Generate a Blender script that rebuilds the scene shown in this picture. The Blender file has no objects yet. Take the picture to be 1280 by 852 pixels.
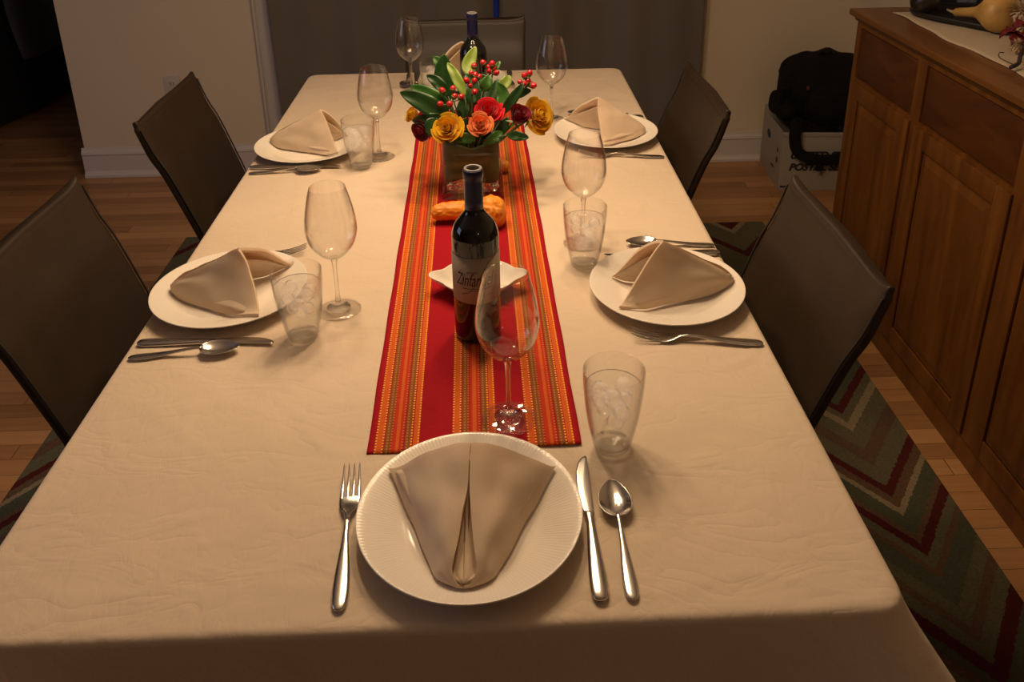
import bpy, bmesh, math, random
from mathutils import Vector, Matrix, noise
PI = math.pi
random.seed(7)
C = bpy.context.scene.collection
T0 = 0.75                                   # height of the table top

# ------------------------------------------------------------------ camera
F, CY, PITCH, YAW, ROLL, H = 1070.33, 185.35, 0.37285, 0.026712, -0.015546, 0.79921
cp, sp, cyw, syw = math.cos(PITCH), math.sin(PITCH), math.cos(YAW), math.sin(YAW)
fwd = Vector((syw*cp, cyw*cp, -sp)); right = Vector((cyw, -syw, 0)); up0 = right.cross(fwd)
rr = right*math.cos(ROLL)+up0*math.sin(ROLL); uu = -right*math.sin(ROLL)+up0*math.cos(ROLL)
cam = bpy.data.objects.new('camera', bpy.data.cameras.new('camera')); C.objects.link(cam)
cam.matrix_world = Matrix(((rr.x, uu.x, -fwd.x, 0), (rr.y, uu.y, -fwd.y, 0), (rr.z, uu.z, -fwd.z, T0+H), (0, 0, 0, 1)))
cam.data.sensor_fit = 'HORIZONTAL'; cam.data.sensor_width = 36
cam.data.lens = F/1280*36; cam.data.shift_y = -(426-CY)/1280
cam.data.clip_start = 0.05
bpy.context.scene.camera = cam
def at(x, y, Y):
    'world point seen at photo pixel x, y that stands at depth Y'
    d = fwd+rr*((x-640)/F)-uu*((y-CY)/F)
    return Vector((0, 0, T0+H))+d*(Y/d.y)

# ------------------------------------------------------------------ light
vs = bpy.context.scene.view_settings
vs.view_transform = 'Standard'; vs.look = 'None'; vs.gamma = 1; vs.use_curve_mapping = False
vs.exposure = -0.06
bpy.context.scene.cycles.transparent_max_bounces = 40
w = bpy.data.worlds.new('world'); bpy.context.scene.world = w; w.use_nodes = True
w.node_tree.nodes['Background'].inputs[0].default_value = (0.75, 0.8, 1.0, 1)
w.node_tree.nodes['Background'].inputs[1].default_value = 0.012
def lamp(name, kind, loc, power, col, size=0.1, rot=None, sy=None):
    l = bpy.data.lights.new(name, kind); l.energy = power; l.color = col
    if kind == 'POINT': l.shadow_soft_size = size
    if kind == 'AREA':
        l.size = size
        if sy: l.shape = 'RECTANGLE'; l.size_y = sy
    o = bpy.data.objects.new(name, l); C.objects.link(o); o.location = loc
    if rot: o.rotation_euler = rot
    return o
WARM = (1.0, 0.695, 0.415)
for k in range(5):                            # five bulbs of the chandelier over the table
    a = 2*PI*k/5+0.3
    x, y = -0.06+0.26*math.cos(a), 1.70+0.26*math.sin(a)
    lamp('chandelier_bulb', 'POINT', (x, y, T0+1.12), 3.7, WARM, 0.045)
    lamp('chandelier_shade_opening', 'AREA', (x, y, T0+1.04), 2.6, WARM, 0.10)
lamp('left_cool_light', 'AREA', (-3.6, 1.2, 1.6), 9.5, (0.62, 0.68, 1.0), 1.2, (0, math.radians(-80), 0), 1.4)  # bare area light for the cool cast from the left; source unseen
lamp('room_lamp_behind', 'POINT', (0.9, -1.6, 2.0), 3.5, (1.0, 0.76, 0.52), 0.15)

# ------------------------------------------------------------------ materials
def mat(name, col, rough=0.6, metal=0.0, noise_amt=0.0, nscale=8.0, bump=0.0, bscale=60.0, spec=0.5, sheen=0.0, stretch=None, coat=0.0, distort=0.0):
    m = bpy.data.materials.new(name); m.use_nodes = True
    nt = m.node_tree; p = nt.nodes['Principled BSDF']
    p.inputs['Base Color'].default_value = (*col, 1); p.inputs['Roughness'].default_value = rough
    p.inputs['Metallic'].default_value = metal; p.inputs['Specular IOR Level'].default_value = spec
    p.inputs['Sheen Weight'].default_value = sheen; p.inputs['Coat Weight'].default_value = coat
    if noise_amt or bump:
        tc = nt.nodes.new('ShaderNodeTexCoord'); mp = nt.nodes.new('ShaderNodeMapping')
        nt.links.new(tc.outputs['Object'], mp.inputs[0])
        if stretch: mp.inputs['Scale'].default_value = stretch
    if noise_amt:
        n = nt.nodes.new('ShaderNodeTexNoise'); n.inputs['Scale'].default_value = nscale
        n.inputs['Detail'].default_value = 6; n.inputs['Distortion'].default_value = distort
        r = nt.nodes.new('ShaderNodeValToRGB')
        r.color_ramp.elements[0].position = 0.3; r.color_ramp.elements[1].position = 0.7
        r.color_ramp.elements[0].color = (*[c*(1-noise_amt) for c in col], 1)
        r.color_ramp.elements[1].color = (*[min(1, c*(1+noise_amt)) for c in col], 1)
        nt.links.new(mp.outputs[0], n.inputs['Vector']); nt.links.new(n.outputs[0], r.inputs[0])
        nt.links.new(r.outputs[0], p.inputs['Base Color'])
    if bump:
        b = nt.nodes.new('ShaderNodeTexNoise'); b.inputs['Scale'].default_value = bscale; b.inputs['Detail'].default_value = 4
        bm = nt.nodes.new('ShaderNodeBump'); bm.inputs['Strength'].default_value = bump; bm.inputs['Distance'].default_value = 0.004
        nt.links.new(mp.outputs[0], b.inputs['Vector']); nt.links.new(b.outputs[0], bm.inputs['Height'])
        nt.links.new(bm.outputs[0], p.inputs['Normal'])
    return m
def N(nt, kind, **kw):
    n = nt.nodes.new(kind)
    for k, v in kw.items():
        if k.startswith('i'): n.inputs[int(k[1:])].default_value = v
        else: setattr(n, k, v)
    return n
def M2(nt, op, a, b=None, c=None):
    n = nt.nodes.new('ShaderNodeMath'); n.operation = op
    for i, v in enumerate((a, b, c)):
        if v is None: continue
        if isinstance(v, (int, float)): n.inputs[i].default_value = v
        else: nt.links.new(v, n.inputs[i])
    return n.outputs[0]
def ramp(nt, fac, stops, interp='CONSTANT'):
    r = nt.nodes.new('ShaderNodeValToRGB'); cr = r.color_ramp; cr.interpolation = interp
    while len(cr.elements) > 1: cr.elements.remove(cr.elements[-1])
    cr.elements[0].position = stops[0][0]; cr.elements[0].color = (*stops[0][1], 1)
    for p_, c in stops[1:]:
        e = cr.elements.new(p_); e.color = (*c, 1)
    nt.links.new(fac, r.inputs[0]); return r.outputs[0]

def wood(name, dark, light, scale=(1, 1, 1), rough=0.4, wave=6.0):
    m = bpy.data.materials.new(name); m.use_nodes = True; nt = m.node_tree; p = nt.nodes['Principled BSDF']
    tc = N(nt, 'ShaderNodeTexCoord'); mp = N(nt, 'ShaderNodeMapping'); mp.inputs['Scale'].default_value = scale
    nt.links.new(tc.outputs['Object'], mp.inputs[0])
    n = N(nt, 'ShaderNodeTexNoise'); n.inputs['Scale'].default_value = wave; n.inputs['Detail'].default_value = 8; n.inputs['Distortion'].default_value = 0.8
    nt.links.new(mp.outputs[0], n.inputs['Vector'])
    c = ramp(nt, n.outputs[0], [(0.3, dark), (0.5, [(a+b)/2 for a, b in zip(dark, light)]), (0.72, light)], 'LINEAR')
    nt.links.new(c, p.inputs['Base Color']); p.inputs['Roughness'].default_value = rough
    b = N(nt, 'ShaderNodeBump'); b.inputs['Strength'].default_value = 0.08; b.inputs['Distance'].default_value = 0.002
    nt.links.new(n.outputs[0], b.inputs['Height']); nt.links.new(b.outputs[0], p.inputs['Normal'])
    return m

def thin_glass(name, tint=(1, 1, 1), boost=1.0, haze=0.0, base=0.04, power=5.0, edge=0.35):
    'thin clear glass wall: fresnel reflection over straight transmission'
    m = bpy.data.materials.new(name); m.use_nodes = True; nt = m.node_tree; nt.nodes.remove(nt.nodes['Principled BSDF'])
    out = nt.nodes['Material Output']
    t = N(nt, 'ShaderNodeBsdfTransparent'); t.inputs[0].default_value = (*tint, 1)
    g = N(nt, 'ShaderNodeBsdfGlossy'); g.inputs['Roughness'].default_value = 0.02; g.inputs[0].default_value = (1, 1, 1, 1)
    fr = N(nt, 'ShaderNodeLayerWeight'); fr.inputs[0].default_value = 0.5
    f = M2(nt, 'ADD', M2(nt, 'MULTIPLY', M2(nt, 'POWER', fr.outputs['Facing'], power), 0.9), base); f = M2(nt, 'MULTIPLY', f, boost); f = M2(nt, 'MINIMUM', f, 0.9)
    # light crosses more glass at grazing angles
    e = M2(nt, 'SUBTRACT', 1.0, M2(nt, 'MULTIPLY', M2(nt, 'POWER', fr.outputs['Facing'], 4.0), edge))
    vm = N(nt, 'ShaderNodeVectorMath'); vm.operation = 'SCALE'; vm.inputs[0].default_value = tint; nt.links.new(e, vm.inputs['Scale']); nt.links.new(vm.outputs[0], t.inputs[0])
    mx = N(nt, 'ShaderNodeMixShader'); nt.links.new(f, mx.inputs[0]); nt.links.new(t.outputs[0], mx.inputs[1]); nt.links.new(g.outputs[0], mx.inputs[2])
    last = mx
    if haze:
        d = N(nt, 'ShaderNodeBsdfTranslucent'); d.inputs[0].default_value = (0.9, 0.9, 0.9, 1)
        d2 = N(nt, 'ShaderNodeBsdfDiffuse'); d2.inputs[0].default_value = (0.9, 0.9, 0.9, 1)
        a = N(nt, 'ShaderNodeAddShader'); nt.links.new(d.outputs[0], a.inputs[0]); nt.links.new(d2.outputs[0], a.inputs[1])
        m2 = N(nt, 'ShaderNodeMixShader'); m2.inputs[0].default_value = haze
        nt.links.new(mx.outputs[0], m2.inputs[1]); nt.links.new(a.outputs[0], m2.inputs[2]); last = m2
    nt.links.new(last.outputs[0], out.inputs[0])
    return m
def solid_glass(name, ior=1.45, rough=0.0, mixt=0.5):
    m = bpy.data.materials.new(name); m.use_nodes = True; nt = m.node_tree; nt.nodes.remove(nt.nodes['Principled BSDF'])
    g = N(nt, 'ShaderNodeBsdfGlass'); g.inputs['IOR'].default_value = ior; g.inputs['Roughness'].default_value = rough
    g.inputs[0].default_value = (0.97, 0.97, 0.96, 1)
    t = N(nt, 'ShaderNodeBsdfTransparent'); mx = N(nt, 'ShaderNodeMixShader'); mx.inputs[0].default_value = mixt
    nt.links.new(g.outputs[0], mx.inputs[1]); nt.links.new(t.outputs[0], mx.inputs[2])
    nt.links.new(mx.outputs[0], nt.nodes['Material Output'].inputs[0]); return m
def fabric(name, col, weave=900, bump=0.15, transl=0.25, wr=0.0):
    m = bpy.data.materials.new(name); m.use_nodes = True; nt = m.node_tree; p = nt.nodes['Principled BSDF']
    p.inputs['Roughness'].default_value = 0.9; p.inputs['Specular IOR Level'].default_value = 0.15; p.inputs['Sheen Weight'].default_value = 0.15
    tc = N(nt, 'ShaderNodeTexCoord')
    n = N(nt, 'ShaderNodeTexNoise'); n.inputs['Scale'].default_value = 3.0; n.inputs['Detail'].default_value = 3
    nt.links.new(tc.outputs['Object'], n.inputs['Vector'])
    c = ramp(nt, n.outputs[0], [(0.3, [x*0.93 for x in col]), (0.7, [min(1, x*1.05) for x in col])], 'LINEAR')
    nt.links.new(c, p.inputs['Base Color'])
    w1 = N(nt, 'ShaderNodeTexNoise'); w1.inputs['Scale'].default_value = weave
    mp = N(nt, 'ShaderNodeMapping'); mp.inputs['Scale'].default_value = (1, 0.25, 1)
    nt.links.new(tc.outputs['Object'], mp.inputs[0]); nt.links.new(mp.outputs[0], w1.inputs['Vector'])
    h = w1.outputs[0]
    b = N(nt, 'ShaderNodeBump'); b.inputs['Strength'].default_value = bump; b.inputs['Distance'].default_value = 0.001
    nt.links.new(h, b.inputs['Height']); last = b
    if wr:
        for sc, (sx, sy_), st in ((7, (1, 2.2), 1.0), (16, (2.0, 1), 0.5)):
            mp2 = N(nt, 'ShaderNodeMapping'); mp2.inputs['Scale'].default_value = (sx, sy_, 1); mp2.inputs['Rotation'].default_value = (0, 0, 0.3)
            nn = N(nt, 'ShaderNodeTexNoise'); nn.inputs['Scale'].default_value = sc; nn.inputs['Detail'].default_value = 2; nn.inputs['Distortion'].default_value = 1.2
            nt.links.new(tc.outputs['Object'], mp2.inputs[0]); nt.links.new(mp2.outputs[0], nn.inputs['Vector'])
            rd = M2(nt, 'ABSOLUTE', M2(nt, 'SUBTRACT', nn.outputs[0], 0.5)); rd = M2(nt, 'POWER', rd, 0.6)
            b2 = N(nt, 'ShaderNodeBump'); b2.inputs['Strength'].default_value = wr*st; b2.inputs['Distance'].default_value = 0.01
            nt.links.new(rd, b2.inputs['Height']); nt.links.new(last.outputs[0], b2.inputs['Normal']); last = b2
    nt.links.new(last.outputs[0], p.inputs['Normal'])
    if transl:
        t = N(nt, 'ShaderNodeBsdfTranslucent'); t.inputs[0].default_value = (col[0], col[1]*0.85, col[2]*0.65, 1)
        mx = N(nt, 'ShaderNodeMixShader'); mx.inputs[0].default_value = transl
        nt.links.new(p.outputs[0], mx.inputs[1]); nt.links.new(t.outputs[0], mx.inputs[2])
        nt.links.new(mx.outputs[0], nt.nodes['Material Output'].inputs[0])
    return m

# ------------------------------------------------------------------ mesh helpers
def link(name, verts, faces, m=None, parent=None, smooth=True, loc=None, rot=None, angle=None):
    me = bpy.data.meshes.new(name); me.from_pydata([tuple(v) for v in verts], [], faces); me.validate(); me.update()
    bm = bmesh.new(); bm.from_mesh(me); bmesh.ops.recalc_face_normals(bm, faces=bm.faces); bm.to_mesh(me); bm.free()
    if smooth:
        for f in me.polygons: f.use_smooth = True
    if angle is not None: me.set_sharp_from_angle(angle=angle)
    o = bpy.data.objects.new(name, me); C.objects.link(o)
    if m: me.materials.append(m)
    if parent: o.parent = parent
    if loc: o.location = loc
    if rot: o.rotation_euler = rot
    return o
class MB:
    def __init__(s): s.v = []; s.f = []; s.mi = []
    def add(s, v, f, mi=0):
        k = len(s.v); s.v += [Vector(a) for a in v]; s.f += [tuple(i+k for i in q) for q in f]; s.mi += [mi]*len(f); return s
    def box(s, x0, x1, y0, y1, z0, z1, mi=0):
        return s.add([(x, y, z) for x in (x0, x1) for y in (y0, y1) for z in (z0, z1)],
                     [(0, 1, 3, 2), (4, 6, 7, 5), (0, 4, 5, 1), (2, 3, 7, 6), (0, 2, 6, 4), (1, 5, 7, 3)], mi)
    def build(s, name, mats, parent=None, smooth=False, bevel=0, seg=2, angle=0.6):
        me = bpy.data.meshes.new(name); me.from_pydata([tuple(v) for v in s.v], [], s.f)
        for p_, i in zip(me.polygons, s.mi): p_.material_index = i
        for m in (mats if isinstance(mats, (list, tuple)) else [mats]): me.materials.append(m)
        bm = bmesh.new(); bm.from_mesh(me); bmesh.ops.recalc_face_normals(bm, faces=bm.faces)
        if bevel:
            bmesh.ops.bevel(bm, geom=bm.edges[:], offset=bevel, segments=seg, affect='EDGES', profile=0.6)
        bm.to_mesh(me); bm.free()
        if smooth or bevel:
            for p_ in me.polygons: p_.use_smooth = True
            me.set_sharp_from_angle(angle=angle)
        o = bpy.data.objects.new(name, me); C.objects.link(o)
        if parent: o.parent = parent
        return o
def grid(nu, nv, fn, closeu=False):
    v = [fn(i/(nu if closeu else nu-1), j/(nv-1)) for j in range(nv) for i in range(nu)]
    f = []
    for j in range(nv-1):
        for i in range(nu if closeu else nu-1):
            a = j*nu+i; b = j*nu+(i+1) % nu
            f.append((a, b, b+nu, a+nu))
    return v, f
def rings(rs, cap0=True, cap1=True):
    n = len(rs[0]); v = [p for r in rs for p in r]; f = []
    for j in range(len(rs)-1):
        for i in range(n):
            a = j*n+i; b = j*n+(i+1) % n; f.append((a, b, b+n, a+n))
    if cap0: f.append(tuple(range(n)))
    if cap1: f.append(tuple(range((len(rs)-1)*n, len(rs)*n)))
    return v, f
def lathe(prof, n=48, closed=False):
    v = []; f = []; idx = []
    for (r, z) in prof:
        if r < 1e-6: idx.append([len(v)]*n); v.append((0, 0, z))
        else:
            idx.append(list(range(len(v), len(v)+n)))
            v += [(r*math.cos(2*PI*i/n), r*math.sin(2*PI*i/n), z) for i in range(n)]
    m = len(prof)
    for j in range(m if closed else m-1):
        A, B = idx[j], idx[(j+1) % m]
        for i in range(n):
            q = []
            for k in (A[i], A[(i+1) % n], B[(i+1) % n], B[i]):
                if k not in q: q.append(k)
            if len(q) > 2: f.append(tuple(q))
    return v, f
def spline(pts, n=8):
    'Catmull-Rom through 2-D or 3-D points'
    P = [Vector(p) for p in pts]; out = []
    for i in range(len(P)-1):
        a = P[max(i-1, 0)]; b = P[i]; c = P[i+1]; d = P[min(i+2, len(P)-1)]
        for k in range(n):
            t = k/n
            out.append(0.5*((2*b)+(c-a)*t+(2*a-5*b+4*c-d)*t*t+(3*b-a-3*c+d)*t**3))
    out.append(P[-1]); return out
def tube(pts, rad, n=8, cap=True):
    P = [Vector(p) for p in pts]; R = rad if isinstance(rad, (list, tuple)) else [rad]*len(P)
    rs = []; ref = None
    for i, p in enumerate(P):
        t = (P[min(i+1, len(P)-1)]-P[max(i-1, 0)]).normalized()
        if ref is None: ref = Vector((0, 0, 1)) if abs(t.z) < 0.9 else Vector((1, 0, 0))
        a = (ref-t*ref.dot(t)).normalized(); b = t.cross(a); ref = a
        rs.append([p+a*R[i]*math.cos(2*PI*k/n)+b*R[i]*math.sin(2*PI*k/n) for k in range(n)])
    return rings(rs, cap, cap)
def thing(name, label, cat, loc=(0, 0, 0), rz=0.0, group=None):
    o = bpy.data.objects.new(name, None); C.objects.link(o); o.location = loc; o.rotation_euler = (0, 0, rz)
    o.empty_display_size = 0.05
    o['label'] = label; o['category'] = cat
    if group: o['group'] = group
    return o
def tag(o, label, cat, group=None, kind=None):
    o['label'] = label; o['category'] = cat
    if group: o['group'] = group
    if kind: o['kind'] = kind
    return o
def struct(o): o['kind'] = 'structure'; return o
def dup(root, loc=None, rz=None, label=None, group=None):
    r = root.copy(); C.objects.link(r)
    if loc: r.location = loc
    if rz is not None: r.rotation_euler = (0, 0, rz)
    if label: r['label'] = label
    if group: r['group'] = group
    for ch in list(root.children):
        c = ch.copy(); C.objects.link(c); c.parent = r
        for g in list(ch.children):
            d = g.copy(); C.objects.link(d); d.parent = c
    return r
def solidify(o, t, offset=0):
    md = o.modifiers.new('solid', 'SOLIDIFY'); md.thickness = t; md.offset = offset; return o
def subsurf(o, n=1):
    md = o.modifiers.new('sub', 'SUBSURF'); md.levels = n; md.render_levels = n; return o

# ------------------------------------------------------------------ the room
def floor_mat():
    m = bpy.data.materials.new('oak_floor'); m.use_nodes = True; nt = m.node_tree; p = nt.nodes['Principled BSDF']
    tc = N(nt, 'ShaderNodeTexCoord'); sx = N(nt, 'ShaderNodeSeparateXYZ'); nt.links.new(tc.outputs['Object'], sx.inputs[0])
    yb = M2(nt, 'DIVIDE', sx.outputs[1], 0.057); row = M2(nt, 'FLOOR', yb); fy = M2(nt, 'FRACT', yb)
    wn = N(nt, 'ShaderNodeTexWhiteNoise'); wn.noise_dimensions = '1D'; nt.links.new(row, wn.inputs['W'])
    xb = M2(nt, 'ADD', M2(nt, 'DIVIDE', sx.outputs[0], 0.75), M2(nt, 'MULTIPLY', wn.outputs[0], 7.3)); col = M2(nt, 'FLOOR', xb); fx = M2(nt, 'FRACT', xb)
    cb = N(nt, 'ShaderNodeCombineXYZ'); nt.links.new(row, cb.inputs[0]); nt.links.new(col, cb.inputs[1])
    w2 = N(nt, 'ShaderNodeTexWhiteNoise'); w2.noise_dimensions = '2D'; nt.links.new(cb.outputs[0], w2.inputs[0])
    mp = N(nt, 'ShaderNodeMapping'); mp.inputs['Scale'].default_value = (2, 28, 1); nt.links.new(tc.outputs['Object'], mp.inputs[0])
    ad = N(nt, 'ShaderNodeVectorMath'); ad.operation = 'ADD'; nt.links.new(mp.outputs[0], ad.inputs[0]); nt.links.new(w2.outputs['Color'], ad.inputs[1])
    n = N(nt, 'ShaderNodeTexNoise'); n.inputs['Scale'].default_value = 3; n.inputs['Detail'].default_value = 6; nt.links.new(ad.outputs[0], n.inputs['Vector'])
    v = M2(nt, 'ADD', M2(nt, 'MULTIPLY', w2.outputs[0], 0.55), M2(nt, 'MULTIPLY', n.outputs[0], 0.5))
    c = ramp(nt, v, [(0.15, (0.26, 0.125, 0.05)), (0.5, (0.40, 0.20, 0.08)), (0.9, (0.52, 0.28, 0.12))], 'LINEAR')
    gap = M2(nt, 'MAXIMUM', M2(nt, 'LESS_THAN', fy, 0.025), M2(nt, 'LESS_THAN', fx, 0.003))
    mx = N(nt, 'ShaderNodeMix'); mx.data_type = 'RGBA'; nt.links.new(gap, mx.inputs[0]); nt.links.new(c, mx.inputs[6]); mx.inputs[7].default_value = (0.12, 0.055, 0.02, 1)
    nt.links.new(mx.outputs[2], p.inputs['Base Color']); p.inputs['Roughness'].default_value = 0.42
    return m
WALL = mat('wall_paint', (0.68, 0.58, 0.44), 0.85, bump=0.06, bscale=180)
TRIM = mat('white_trim_paint', (0.60, 0.55, 0.52), 0.45)
DARKROOM = mat('unlit_dark', (0.08, 0.075, 0.075), 0.9)  # unlit room beyond: its darkness is put into the wall colour
XL, XR, YB = -1.873, 1.66, 3.74
struct(MB().box(-6, 3, -3, 8, -0.05, 0).build('floor', floor_mat()))
struct(MB().box(XL, XR+0.12, YB, YB+0.12, 0, 2.5).build('wall_back', WALL))
struct(MB().box(XR, XR+0.12, -3, YB, 0, 2.5).build('wall_right', WALL))
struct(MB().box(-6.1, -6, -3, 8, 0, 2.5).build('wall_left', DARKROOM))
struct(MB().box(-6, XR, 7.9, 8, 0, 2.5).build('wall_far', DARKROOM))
struct(MB().box(-6, XR, -3.1, -3, 0, 2.5).build('wall_front', WALL))
struct(MB().box(-6, 3, -3, 8, 2.5, 2.6).build('ceiling', mat('ceiling_paint', (0.7, 0.66, 0.6), 0.9)))
def baseboard(name, x0, x1):
    # moulded profile run along the back wall
    pr = [(0, 0), (-0.026, 0), (-0.026, 0.012), (-0.016, 0.022), (-0.013, 0.03), (-0.013, 0.105), (-0.017, 0.112), (-0.014, 0.122), (-0.007, 0.132), (-0.004, 0.142), (0, 0.142)]
    v, f = rings([[(x, YB+a, b) for a, b in pr] for x in (x0, x1)])
    struct(link(name, v, f, TRIM, smooth=False))
baseboard('baseboard_back_left', XL-0.012, -1.02)
baseboard('baseboard_back_right', 0.9, XR)
b = MB(); b.box(-1.02, -0.925, YB-0.022, YB, 0, 2.1); b.box(-1.02, -1.008, YB-0.03, YB-0.022, 0, 2.1); b.box(-0.937, -0.925, YB-0.028, YB-0.022, 0, 2.1)
struct(b.build('trim_1', TRIM, bevel=0.002))
# wall outlet
o = thing('wall_outlet', 'white electrical outlet low on the wall left of the grey curtain', 'outlet', (-1.422, YB, 0.42))
OUTLET = mat('outlet_plastic', (0.56, 0.51, 0.47), 0.4)
MB().box(-0.036, 0.036, -0.007, 0, -0.058, 0.058).build('cover_plate', OUTLET, o, bevel=0.003)
for s in (-1, 1):
    q = MB().box(-0.017, 0.017, -0.0095, -0.0071, s*0.021-0.014, s*0.021+0.014).build('socket', OUTLET, o, bevel=0.001)
    MB().box(-0.008, -0.005, -0.0099, -0.0096, s*0.021-0.005, s*0.021+0.007).box(0.005, 0.008, -0.0099, -0.0096, s*0.021-0.005, s*0.021+0.007).build('slot', DARKROOM, q)

# curtain: one pleated sheet with its own depth
CURT = fabric('grey_curtain_cloth', (0.155, 0.135, 0.115), 500, 0.2, 0.0)
def curt(u, v):
    x = -0.925+u*(0.955+0.925)
    z = 0.012+v*2.35
    ph = x*15+0.8*math.sin(x*3.1)
    y = 3.655+0.036*math.sin(ph)*(0.55+0.45*math.sin(x*4+1))+0.008*math.sin(ph*2.3+z*0.7)+0.006*noise.noise(Vector((x*3, z*2, 0)))
    return (x+0.01*math.sin(z*1.5+x*4), y, z)
v, f = grid(260, 30, curt)
cu = solidify(link('curtain', v, f, CURT), 0.003)
tag(cu, 'long dark grey-brown curtain hanging in soft folds behind the table', 'curtain')
BLUE = mat('blue_strip', (0.0, 0.025, 0.30), 0.5, noise_amt=0.1)
v, f = grid(3, 20, lambda u, v: (0.027+0.024*u, 3.60+0.003*math.sin(v*9), 0.66+v*0.95))
tag(solidify(link('hanging_strap', v, f, BLUE), 0.002), 'narrow blue strap hanging down in front of the curtain behind the end chair', 'strap')

# dark room beyond: draped bed and a pale cloth over its corner
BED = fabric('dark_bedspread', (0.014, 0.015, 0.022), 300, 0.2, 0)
def bedv():
    mb = MB()
    def side(u, v):
        # outline of the couch: long side facing the table, rounded corner, end
        pts = [(-5.6, 4.28), (-2.86, 4.28), (-2.68, 4.40), (-2.60, 4.6), (-2.30, 7.6)]
        sp = spline(pts, 12); k = u*(len(sp)-1); i = min(int(k), len(sp)-2); p = sp[i].lerp(sp[i+1], k-i)
        fl = 0.03*(1-v)*math.sin(u*60)
        return (p.x+fl*0.6-0.03*v, p.y-fl*0.4+0.03*v, 0.03+0.8*v)
    v, f = grid(120, 14, side); mb.add(v, f)
    sp = spline([(-5.6, 4.28), (-2.86, 4.28), (-2.68, 4.40), (-2.60, 4.6), (-2.30, 7.6)], 12)
    top = [(p.x-0.03, p.y+0.03, 0.83) for p in sp]+[(-5.6, 7.6, 0.83)]
    mb.add(top, [tuple(range(len(top)))])
    bot = [(p.x, p.y, 0.03) for p in sp]+[(-5.6, 7.6, 0.03)]
    mb.add(bot, [tuple(range(len(bot)))])
    return mb
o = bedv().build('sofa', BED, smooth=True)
tag(o, 'dark draped sofa in the unlit room beyond the wall corner', 'sofa')
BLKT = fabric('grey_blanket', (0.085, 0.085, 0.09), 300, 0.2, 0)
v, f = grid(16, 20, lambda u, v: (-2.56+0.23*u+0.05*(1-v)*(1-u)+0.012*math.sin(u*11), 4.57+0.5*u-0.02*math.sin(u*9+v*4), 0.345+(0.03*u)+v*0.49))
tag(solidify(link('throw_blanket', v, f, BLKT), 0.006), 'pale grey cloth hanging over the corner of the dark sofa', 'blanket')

# ------------------------------------------------------------------ rug
def rug_mat():
    m = bpy.data.materials.new('chevron_rug'); m.use_nodes = True; nt = m.node_tree; p = nt.nodes['Principled BSDF']
    tc = N(nt, 'ShaderNodeTexCoord'); sx = N(nt, 'ShaderNodeSeparateXYZ'); nt.links.new(tc.outputs['Object'], sx.inputs[0])
    # zigzag across x with low points at x = .941 - k * .56
    t = M2(nt, 'PINGPONG', M2(nt, 'SUBTRACT', sx.outputs[0], 0.941-5.6), 0.28)
    nz = N(nt, 'ShaderNodeTexNoise'); nz.inputs['Scale'].default_value = 90; nz.inputs['Detail'].default_value = 2; nt.links.new(tc.outputs['Object'], nz.inputs['Vector'])
    y = M2(nt, 'SUBTRACT', sx.outputs[1], M2(nt, 'MULTIPLY', t, 1.3))
    y = M2(nt, 'ADD', y, M2(nt, 'MULTIPLY', M2(nt, 'SUBTRACT', nz.outputs[0], 0.5), 0.02))
    fac = M2(nt, 'DIVIDE', M2(nt, 'SUBTRACT', y, 0.3), 3.0)
    GR, BU, CR, BR, GD = (0.105, 0.095, 0.055), (0.070, 0.013, 0.012), (0.23, 0.18, 0.11), (0.105, 0.062, 0.038), (0.070, 0.072, 0.045)
    bands = [(0.3, GR), (1.02, BR), (1.06, GD), (1.095, BU), (1.14, GR), (1.185, BR), (1.22, GR), (1.27, GD), (1.34, BR), (1.36, GR), (1.40, BU), (1.432, BR), (1.455, GD), (1.51, CR), (1.532, BR), (1.575, BU), (1.61, GR), (1.68, BR), (1.73, GR),
             (1.81, CR), (1.842, GR), (1.875, BU), (1.91, GD), (2.02, CR), (2.05, BR), (2.2, GR), (2.45, BU), (2.5, GR), (2.77, BU), (2.81, GR), (2.955, CR), (2.99, BU)]
    st = [((a-0.3)/3.0, c) for a, c in bands]; st[0] = (0.0, GR)
    c = ramp(nt, fac, st)
    n2 = N(nt, 'ShaderNodeTexNoise'); n2.inputs['Scale'].default_value = 220; nt.links.new(tc.outputs['Object'], n2.inputs['Vector'])
    hs = N(nt, 'ShaderNodeHueSaturation'); nt.links.new(c, hs.inputs['Color']); nt.links.new(M2(nt, 'ADD', M2(nt, 'MULTIPLY', n2.outputs[0], 0.9), 0.55), hs.inputs['Value'])
    nt.links.new(hs.outputs[0], p.inputs['Base Color']); p.inputs['Roughness'].default_value = 0.95; p.inputs['Specular IOR Level'].default_value = 0.1
    bp = N(nt, 'ShaderNodeBump'); bp.inputs['Strength'].default_value = 0.6; bp.inputs['Distance'].default_value = 0.004
    nt.links.new(n2.outputs[0], bp.inputs['Height']); nt.links.new(bp.outputs[0], p.inputs['Normal'])
    return m
rg = MB().box(-1.21, 1.083, 0.1, 3.062, 0.0, 0.011).build('area_rug', rug_mat(), bevel=0.004)
tag(rg, 'green-grey rug with burgundy and cream chevrons under the table', 'rug')

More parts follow.
